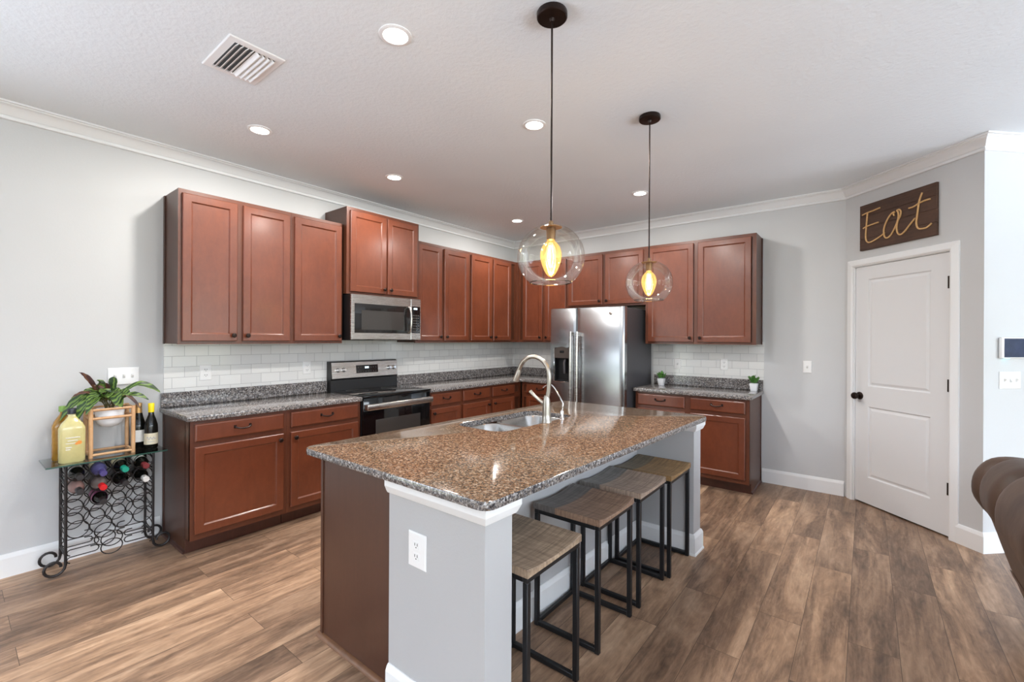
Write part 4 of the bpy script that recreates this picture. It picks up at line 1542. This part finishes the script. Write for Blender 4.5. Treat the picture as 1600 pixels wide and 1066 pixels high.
for x in (RXf, RXb):
    gr = MB()
    rr = .0505
    for zi, z in enumerate(ROWZ):
        for y in COLY:
            gr.tube([(x, y + rr * math.cos(a * math.pi / 12), z + rr * math.sin(a * math.pi / 12)) for a in range(24)], .0030, 5, closed=True)
    gr.build('ring_grille', IRON, wr)
    sc_ = MB()
    ym = (RYa + RYb) / 2
    # bottom scrolls: long S bars each side of a pair of overlapping rings
    for z in (.100, .150):
        sc_.tube([(x, ym + .052 * math.cos(a * math.pi / 12), z + .046 * math.sin(a * math.pi / 12)) for a in range(24)], .0034, 5, closed=True)
    for s_ in (-1, 1):
        ye = ym + s_ * .205
        yi = ym + s_ * .060
        for z in (.098, .142):
            pts = [(x, ye - s_ * .018 + s_ * .018 * math.cos(math.radians(a)), z - .018 + .018 * math.sin(math.radians(a))) for a in (-80, -40, 0, 40, 80)]
            pts += [(x, yi + s_ * .018, z)]
            pts += [(x, yi + s_ * .018 - s_ * .018 * math.sin(math.radians(a)), z + .018 - .018 * math.cos(math.radians(a))) for a in (40, 90, 140, 180)]
            pts += [(x, yi + s_ * .040, z + .036)]
            sc_.tube(pts, .0034, 5)
    sc_.build('bottom_scroll', IRON, wr)


def bottle(base, axis, kind, gm, capm, label, labm=None, L=.300, scl=1.0, group='wine bottles in the rack', label_rng=(.07, .15), name='wine_bottle'):
    """lathe bottle: base point, axis to the mouth"""
    b = Vector(base)
    a = Vector(axis).normalized()
    t = thing(name, label, 'bottle', base, group)
    r = .0375 * scl
    if kind == 'burgundy':
        prof = [(.0, .003), (r * .85, 0), (r, .008), (r, .140), (r * .96, .160), (r * .72, .195), (r * .46, .225), (.0150, .245), (.0142, .275), (.0165, .280), (.0165, .290), (.0145, .298), (0, .298)]
    elif kind == 'champagne':
        prof = [(.0, .003), (r * .9, 0), (r * 1.08, .010), (r * 1.08, .135), (r, .165), (r * .72, .205), (.019, .240), (.0155, .270), (.0175, .276), (.0175, .290), (.0155, .300), (0, .300)]
    else:
        prof = [(.0, .003), (r * .9, 0), (r, .008), (r, .180), (r * .92, .197), (r * .62, .215), (.0165, .228), (.0142, .240), (.0142, .280), (.0165, .283), (.0165, .294), (.0145, .300), (0, .300)]
    MB().lathe(prof, b, a, 20).build('glass', gm, t)
    cap_from = .232 if kind == 'champagne' else (.245 if kind == 'burgundy' else .240)
    rc = .0176
    cpf = [(rc * (1.12 if kind == 'champagne' else .97), cap_from), (rc, .276), (rc * 1.03, .302), (rc * .9, .305), (0, .305)]
    MB().lathe(cpf, b, a, 16).build('foil_cap', capm, t)
    if labm is not None:
        lo, hi = label_rng
        rl = r * (1.085 if kind == 'champagne' else 1.0) + .0008
        MB().lathe([(rl, lo), (rl, hi)], b, a, 24, cap=False).build('paper_label', labm, t)
    return t


GDARK = mat('dark_bottle_glass', srgb(16, 16, 14), .06)
GGREEN = mat('green_bottle_glass', srgb(24, 30, 18), .06)
GROSE = mat('rose_wine_glass', srgb(150, 118, 112), .08)
GGREY = mat('grey_wine_glass', srgb(124, 112, 108), .08)
GBLUE = mat('violet_bottle_glass', srgb(92, 88, 140), .1)
FBLACK = mat('black_foil', srgb(34, 30, 32), .4)
FPURP = mat('purple_foil', srgb(72, 62, 120), .35)
FTEAL = mat('teal_foil', srgb(20, 140, 118), .35)
FWINE = mat('wine_red_foil', srgb(120, 44, 48), .35)
FRED = mat('red_foil', srgb(206, 24, 32), .35)
FWHITE = mat('white_foil', srgb(226, 224, 220), .4)
FYELL = mat('yellow_cap', srgb(240, 214, 20), .4)
FGOLD = mat('gold_foil', srgb(212, 170, 112), .3, .6, var=.15, vscale=80)
LCREAM = mat('cream_label', srgb(226, 216, 190), .6, var=.06, vscale=90)
LWHITE = mat('white_label', srgb(222, 222, 220), .6, var=.04, vscale=90)
LPINK = mat('magenta_label', srgb(150, 84, 118), .5, var=.25, vscale=60)


def rack_bottle(col, row, gm, capm, label, labm=None, kind='bordeaux', dx=0.0, lr=(.085, .175)):
    bottle((.022 + dx, COLY[col], ROWZ[row] - .010), (1, 0, -.02), kind, gm, capm, label, labm, label_rng=lr)


rack_bottle(0, 0, GDARK, FBLACK, 'black capped dark bottle in the top left slot of the rack', LWHITE)
rack_bottle(1, 0, GBLUE, FPURP, 'violet bottle with purple foil in the top row of the rack', LCREAM, lr=(.07, .13))
rack_bottle(2, 0, GDARK, FTEAL, 'dark bottle with teal foil in the top row of the rack', LCREAM)
rack_bottle(3, 0, GDARK, FWINE, 'dark bottle with wine red foil in the top right slot of the rack', LWHITE)
rack_bottle(0, 1, GROSE, FBLACK, 'pinkish bottle with a dark cap in the second row of the rack', None)
rack_bottle(1, 1, GGREY, FRED, 'clear greyish bottle with bright red foil in the rack', None)
rack_bottle(2, 1, GDARK, FBLACK, 'plain dark bottle with black cap right of the red foil bottle', None)
rack_bottle(3, 1, GDARK, FWHITE, 'dark bottle with white foil at the right of the second row', None)
rack_bottle(1, 2, GDARK, FBLACK, 'lowest bottle in the rack, dark with a magenta label', LPINK, lr=(.10, .20))

# bottles standing on the glass
GT = 'items on the wine rack top'
b1 = bottle((.085, -4.258, GZ), (0, 0, 1), 'champagne', GDARK, FGOLD, 'gold foil topped dark bottle behind the yellow capped bottle', LWHITE, group=GT, label_rng=(.045, .125))
b2 = bottle((.160, -4.207, GZ), (0, 0, 1), 'burgundy', GDARK, FYELL, 'dark wine bottle with yellow cap at the right end of the glass top', LCREAM, group=GT, label_rng=(.03, .105))
inkm = mat('blue_ink', srgb(60, 90, 160), .6)
ink = MB()


def script_line(c, r, z, a0, a1, amp, waves, thick, mbx):
    pts = []
    for k in range(40):
        f = k / 39
        a = a0 + (a1 - a0) * f
        pts.append((c[0] + r * math.cos(a), c[1] + r * math.sin(a), z + amp * math.sin(f * waves * 2 * math.pi) * (1 - .4 * f)))
    mbx.tube(pts, thick, 4)


script_line((.160, -4.207), .0388, GZ + .072, -.85, .45, .010, 3, .0008, ink)
script_line((.160, -4.207), .0388, GZ + .048, -.70, .30, .002, 5, .0005, ink)
ink.build('label_writing', inkm, b2)


def jug(x, y, w, dpt, h, liquid, capm, label, art):
    """flat sided shouldered bottle: oblong section lofted upward"""
    t = thing('juice_bottle', label, 'bottle', (x, y, GZ), GT)
    mb = MB()
    L = []
    for f, z in ((.90, 0), (1, .006), (1, .62 * h), (.97, .66 * h), (.80, .74 * h), (.52, .81 * h), (.33, .86 * h), (.28, .89 * h), (.28, .93 * h)):
        ww, dd = w / 2 * f, dpt / 2 * (f if f < .6 else (f * .5 + .5 * min(1, f + .1)))
        r = min(ww, dd) * .55
        L.append([(p[0], p[1], GZ + z) for p in rrect(x - dd, x + dd, y - ww, y + ww, r, 4)])
    mb.loops(L)
    mb.build('bottle_body', liquid, t, angle=50)
    MB().lathe([(.019, 0), (.0195, .004), (.0195, .030), (.018, .033), (0, .033)], (x, y, GZ + .92 * h), (0, 0, 1), 18).build('screw_cap', capm, t)
    if art:
        wmb = MB()
        xf = x + dpt / 2 + .0004
        for z, y0, y1, th, wv in ((.150, -.030, .032, .0016, 9), (.132, -.022, .022, .0011, 8), (.116, -.030, .014, .0010, 9), (.092, -.030, -.004, .0012, 5), (.080, -.030, -.010, .0008, 6)):
            pts = [(xf, y + y0 + (y1 - y0) * k / 40, GZ + z + .0028 * math.sin(k / 40 * wv * 2 * math.pi)) for k in range(41)]
            wmb.tube(pts, th, 4)
        wmb.build('printed_writing', WHITEP, t)
        om = MB()
        om.lathe([(.011, 0), (.011, .0012), (0, .0014)], (xf - .0005, y + .030, GZ + .117), (1, 0, 0), 14)
        om.lathe([(.008, 0), (.008, .0016), (0, .0018)], (xf - .0005, y + .018, GZ + .112), (1, 0, 0), 12)
        om.build('fruit_print', mat('orange_print', srgb(222, 142, 60), .5, var=.2, vscale=150), t)
    return t


jug(.215, -4.604, .118, .066, .315, mat('pale_yellow_drink', srgb(202, 192, 134), .12, var=.05, coat=.3), mat('navy_cap', srgb(34, 36, 46), .4), 'pale yellow drink bottle with dark cap at the front of the glass top', True)
jug(.095, -4.628, .100, .070, .320, mat('amber_drink', srgb(166, 122, 44), .1, var=.15, coat=.3), mat('green_cap', srgb(130, 170, 80), .4), 'amber drink bottle with green cap behind the pale yellow one', False)

# planter stand with pot and plant
ps = thing('planter', 'square rattan planter stand holding a white bowl pot', 'planter', (.130, -4.415, GZ), GT)
px0, px1, py0, py1 = .045, .205, -4.518, -4.312
pz1 = GZ + .300
for x in (px0, px1):
    for y in (py0, py1):
        MB().tube([(x, y, GZ), (x, y, pz1 + .006)], .0115, 10).build('post', BAMBOO, ps)
for z in (GZ + .016, pz1 - .058, pz1 - .004):
    rl = MB()
    for x in (px0, px1):
        rl.tube([(x, py0, z), (x, py1, z)], .0085, 8)
    for y in (py0, py1):
        rl.tube([(px0, y, z), (px1, y, z)], .0085, 8)
    rl.build('rail', BAMBOO, ps)
pc = ((px0 + px1) / 2, (py0 + py1) / 2, pz1 - .010)
MB().lathe([(.066, 0), (.069, .004), (.072, 0), (.072, -.060), (.066, -.085), (.045, -.108), (.012, -.118), (0, -.118), (0, -.112), (.040, -.100), (.060, -.080), (.066, -.055)], pc, (0, 0, 1), 28).build('pot', CERAMIC, ps)
MB().lathe([(0, -.018), (.066, -.020), (.064, -.030), (0, -.030)], pc, (0, 0, 1), 24).build('soil', SOIL, ps)
hp = thing('houseplant', 'leafy striped green houseplant growing out of the rattan planter', 'plant', (pc[0], pc[1], pc[2] - .018))


def leaf(mb, pts, w, up=Vector((.62, -.35, .70)), wav=0.0):
    """blade along a path: two halves folded a little along the midrib, with thickness"""
    P = smooth_path(pts, 4)
    n = len(P)
    rows = []
    for i, p in enumerate(P):
        f = i / (n - 1)
        d = (P[min(i + 1, n - 1)] - P[max(i - 1, 0)]).normalized()
        side = d.cross(up)
        if side.length < 1e-3:
            side = Vector((0, 1, 0))
        side.normalize()
        nn = side.cross(d).normalized()
        ww = w * (math.sin(math.pi * min(1, f * .96 + .02)) ** .8) * (.5 + .5 * min(1, (1 - f) * 2.2))
        wv = wav * math.sin(f * 26)
        rows.append([tuple(p + side * ww + nn * (ww * .25 + wv)), tuple(p + nn * .0004), tuple(p - side * ww + nn * (ww * .25 - wv)), tuple(p - nn * .0008)])
    mb.loops(rows)


HC = Vector((pc[0], pc[1], pc[2] - .02))
# (tip offset in x, y, z; arch height; width; purple?)
LV = [(.03, -.150, .265, .05, .011, 1), (.05, .255, .105, .11, .016, 0), (.06, .190, .060, .07, .013, 0), (.05, -.235, -.020, .13, .022, 0),
      (.08, -.190, .115, .07, .010, 1), (.10, -.175, -.045, .14, .024, 0), (.06, -.070, .210, .05, .018, 0), (-.01, .020, .225, .05, .018, 0),
      (.10, .080, .105, .06, .022, 0), (.09, -.120, .060, .09, .024, 0), (.02, -.130, .145, .05, .017, 0), (.11, .015, .045, .09, .024, 0),
      (.02, -.030, .190, .04, .020, 1), (.04, .040, .130, .05, .020, 0), (.05, .150, .000, .10, .008, 1), (-.03, -.110, .105, .05, .016, 0),
      (.09, -.060, .130, .06, .022, 0), (.06, -.085, .175, .05, .016, 1), (.12, -.130, .010, .10, .021, 0), (-.03, .075, .120, .05, .018, 0), (.085, .045, .02, .09, .02, 0),
      (.10, -.02, .10, .06, .022, 0), (-.04, -.03, .16, .03, .018, 0)]
random.seed(4)
for tx, ty, tz, ar, w, red in LV:
    mb = MB()
    tip = HC + Vector((tx, ty, tz))
    root = HC + Vector((random.uniform(-.02, .02), random.uniform(-.02, .02), .006))
    k1 = root.lerp(tip, .22) + Vector((0, 0, ar * .75))
    k2 = root.lerp(tip, .55) + Vector((0, 0, ar))
    leaf(mb, [k1, k2, root.lerp(tip, .82) + Vector((0, 0, ar * .55)), tip], w * 1.35, wav=.0022)
    mb.build('leaf', LEAF_RED if red else LEAF, hp)
    st = MB().tube([tuple(p) for p in smooth_path([root, root.lerp(k1, .5) + Vector((0, 0, .01)), k1, k1.lerp(k2, .5)])], .0022, 5)
    st.build('stem', STEM, hp)


def small_plant(x, y, label, seed):
    t = thing('potted_plant', label, 'plant', (x, y, CT), 'small potted plants on the right counter')
    mb = MB()
    L = []
    for hw, z in ((.026, 0), (.028, .004), (.036, .070), (.036, .074), (.032, .074), (.030, .064)):
        L.append([(p[0], p[1], CT + z) for p in rrect(x - hw, x + hw, y - hw, y + hw, .008, 3)])
    mb.loops(L)
    mb.build('pot', CERAMIC, t)
    rnd = random.Random(seed)
    for k in range(44):
        a = rnd.uniform(0, 2 * math.pi)
        rad = rnd.uniform(.010, .060)
        h = rnd.uniform(.030, .085) * (1 - rad * 6)
        r0 = Vector((x + rnd.uniform(-.015, .015), y + rnd.uniform(-.015, .015), CT + .064))
        tip = Vector((x + rad * math.cos(a), y + rad * math.sin(a), CT + .074 + h + .012))
        lb = MB()
        leaf(lb, [r0.lerp(tip, .25), r0.lerp(tip, .5) + Vector((0, 0, .006)), r0.lerp(tip, .8) + Vector((0, 0, .006)), tip], .0105, Vector((rnd.uniform(-.3, .9), rnd.uniform(-1, .2), rnd.uniform(.2, .9))).normalized())
        lb.build('leaf', LEAF_S, t)


small_plant(2.215, -.170, 'small green plant in a white square pot beside the refrigerator', 3)
small_plant(3.118, -.110, 'small green plant in a white square pot at the right end of the counter', 8)

# ------------------------------------------------------------------ sofa at the right edge
so = thing('sofa', 'brown leather sofa with puffy back at the right edge of the picture', 'sofa', (4.95, -2.6, 0))
SY1, SY0 = -1.66, -3.70


def sweep_y(mb, prof, y0, y1, n, end0, end1, bulge=0.0, waves=0):
    """closed x-z profile swept along y, rounded at both ends"""
    cx_ = sum(p[0] for p in prof) / len(prof)
    cz_ = sum(p[1] for p in prof) / len(prof)
    L = []
    for k in range(n + 1):
        f = k / n
        y = y0 + (y1 - y0) * f
        s_ = 1.0
        for e, dd in ((end0, y - y0), (end1, y1 - y)):
            if e and dd < e:
                q = 1 - dd / e
                s_ *= math.sqrt(max(.03, 1 - q * q))
        b = 1 + bulge * math.cos(f * waves * 2 * math.pi)
        L.append([(cx_ + (p[0] - cx_) * s_ * b, y, cz_ + (p[1] - cz_) * s_ * b) for p in prof])
    return mb.loops(L)


def rounded_profile(pts):
    q = smooth_path([(a, b, 0) for a, b in pts + [pts[0]]], 4)[:-1]
    return [(p.x, p.y) for p in q]


shell = rounded_profile([(4.64, .05), (4.575, .25), (4.515, .45), (4.475, .62), (4.530, .74), (4.66, .76), (4.76, .62), (4.78, .30), (4.78, .05)])
sweep_y(MB(), shell, SY0, SY1, 40, .0, .10).build('back_shell', LEATHER_D, so, angle=60)
for y0, y1, dx, dz, sc_ in ((-2.02, -1.70, -.016, -.02, .93), (-2.42, -1.93, -.005, .0, 1.0), (-3.05, -2.34, -.01, .015, 1.05), (-3.70, -2.98, .0, .01, 1.03)):
    puff = [(4.455, .60), (4.415, .68), (4.425, .79), (4.49, .875), (4.60, .895), (4.72, .86), (4.80, .72), (4.80, .50), (4.70, .42), (4.55, .50)]
    cxp = 4.61
    puff = rounded_profile([(cxp + (a - cxp) * sc_ + dx, .66 + (b - .66) * sc_ + dz) for a, b in puff])
    sweep_y(MB(), puff, y0, y1, 24, .17, .17).build('back_cushion', LEATHER, so, angle=80)
sweep_y(MB(), rounded_profile([(4.578, .24), (4.568, .25), (4.566, .27), (4.576, .26)]), SY0, SY1 - .05, 30, 0, .02).build('piping', LEATHER_D, so)
MB().box((4.70, SY0 + .02, .06), (5.45, SY1 - .10, .30), .03, 3).build('base', LEATHER_D, so)
for k in range(3):
    a = SY0 + .16 + k * .58
    MB().box((4.78, a, .30), (5.50, a + .57, .46), .05, 4).build('seat_cushion', LEATHER, so)
for y in (SY0 + .02, SY1 - .24):
    MB().box((4.74, y - .03, .05), (5.475, y + .15, .62), .06, 4).build('arm', LEATHER, so)
for x in (4.62, 5.38):
    for y in (SY0 + .10, SY1 - .20):
        MB().box((x, y, 0), (x + .05, y + .05, .07)).build('foot', BLACKP, so, smooth=False)
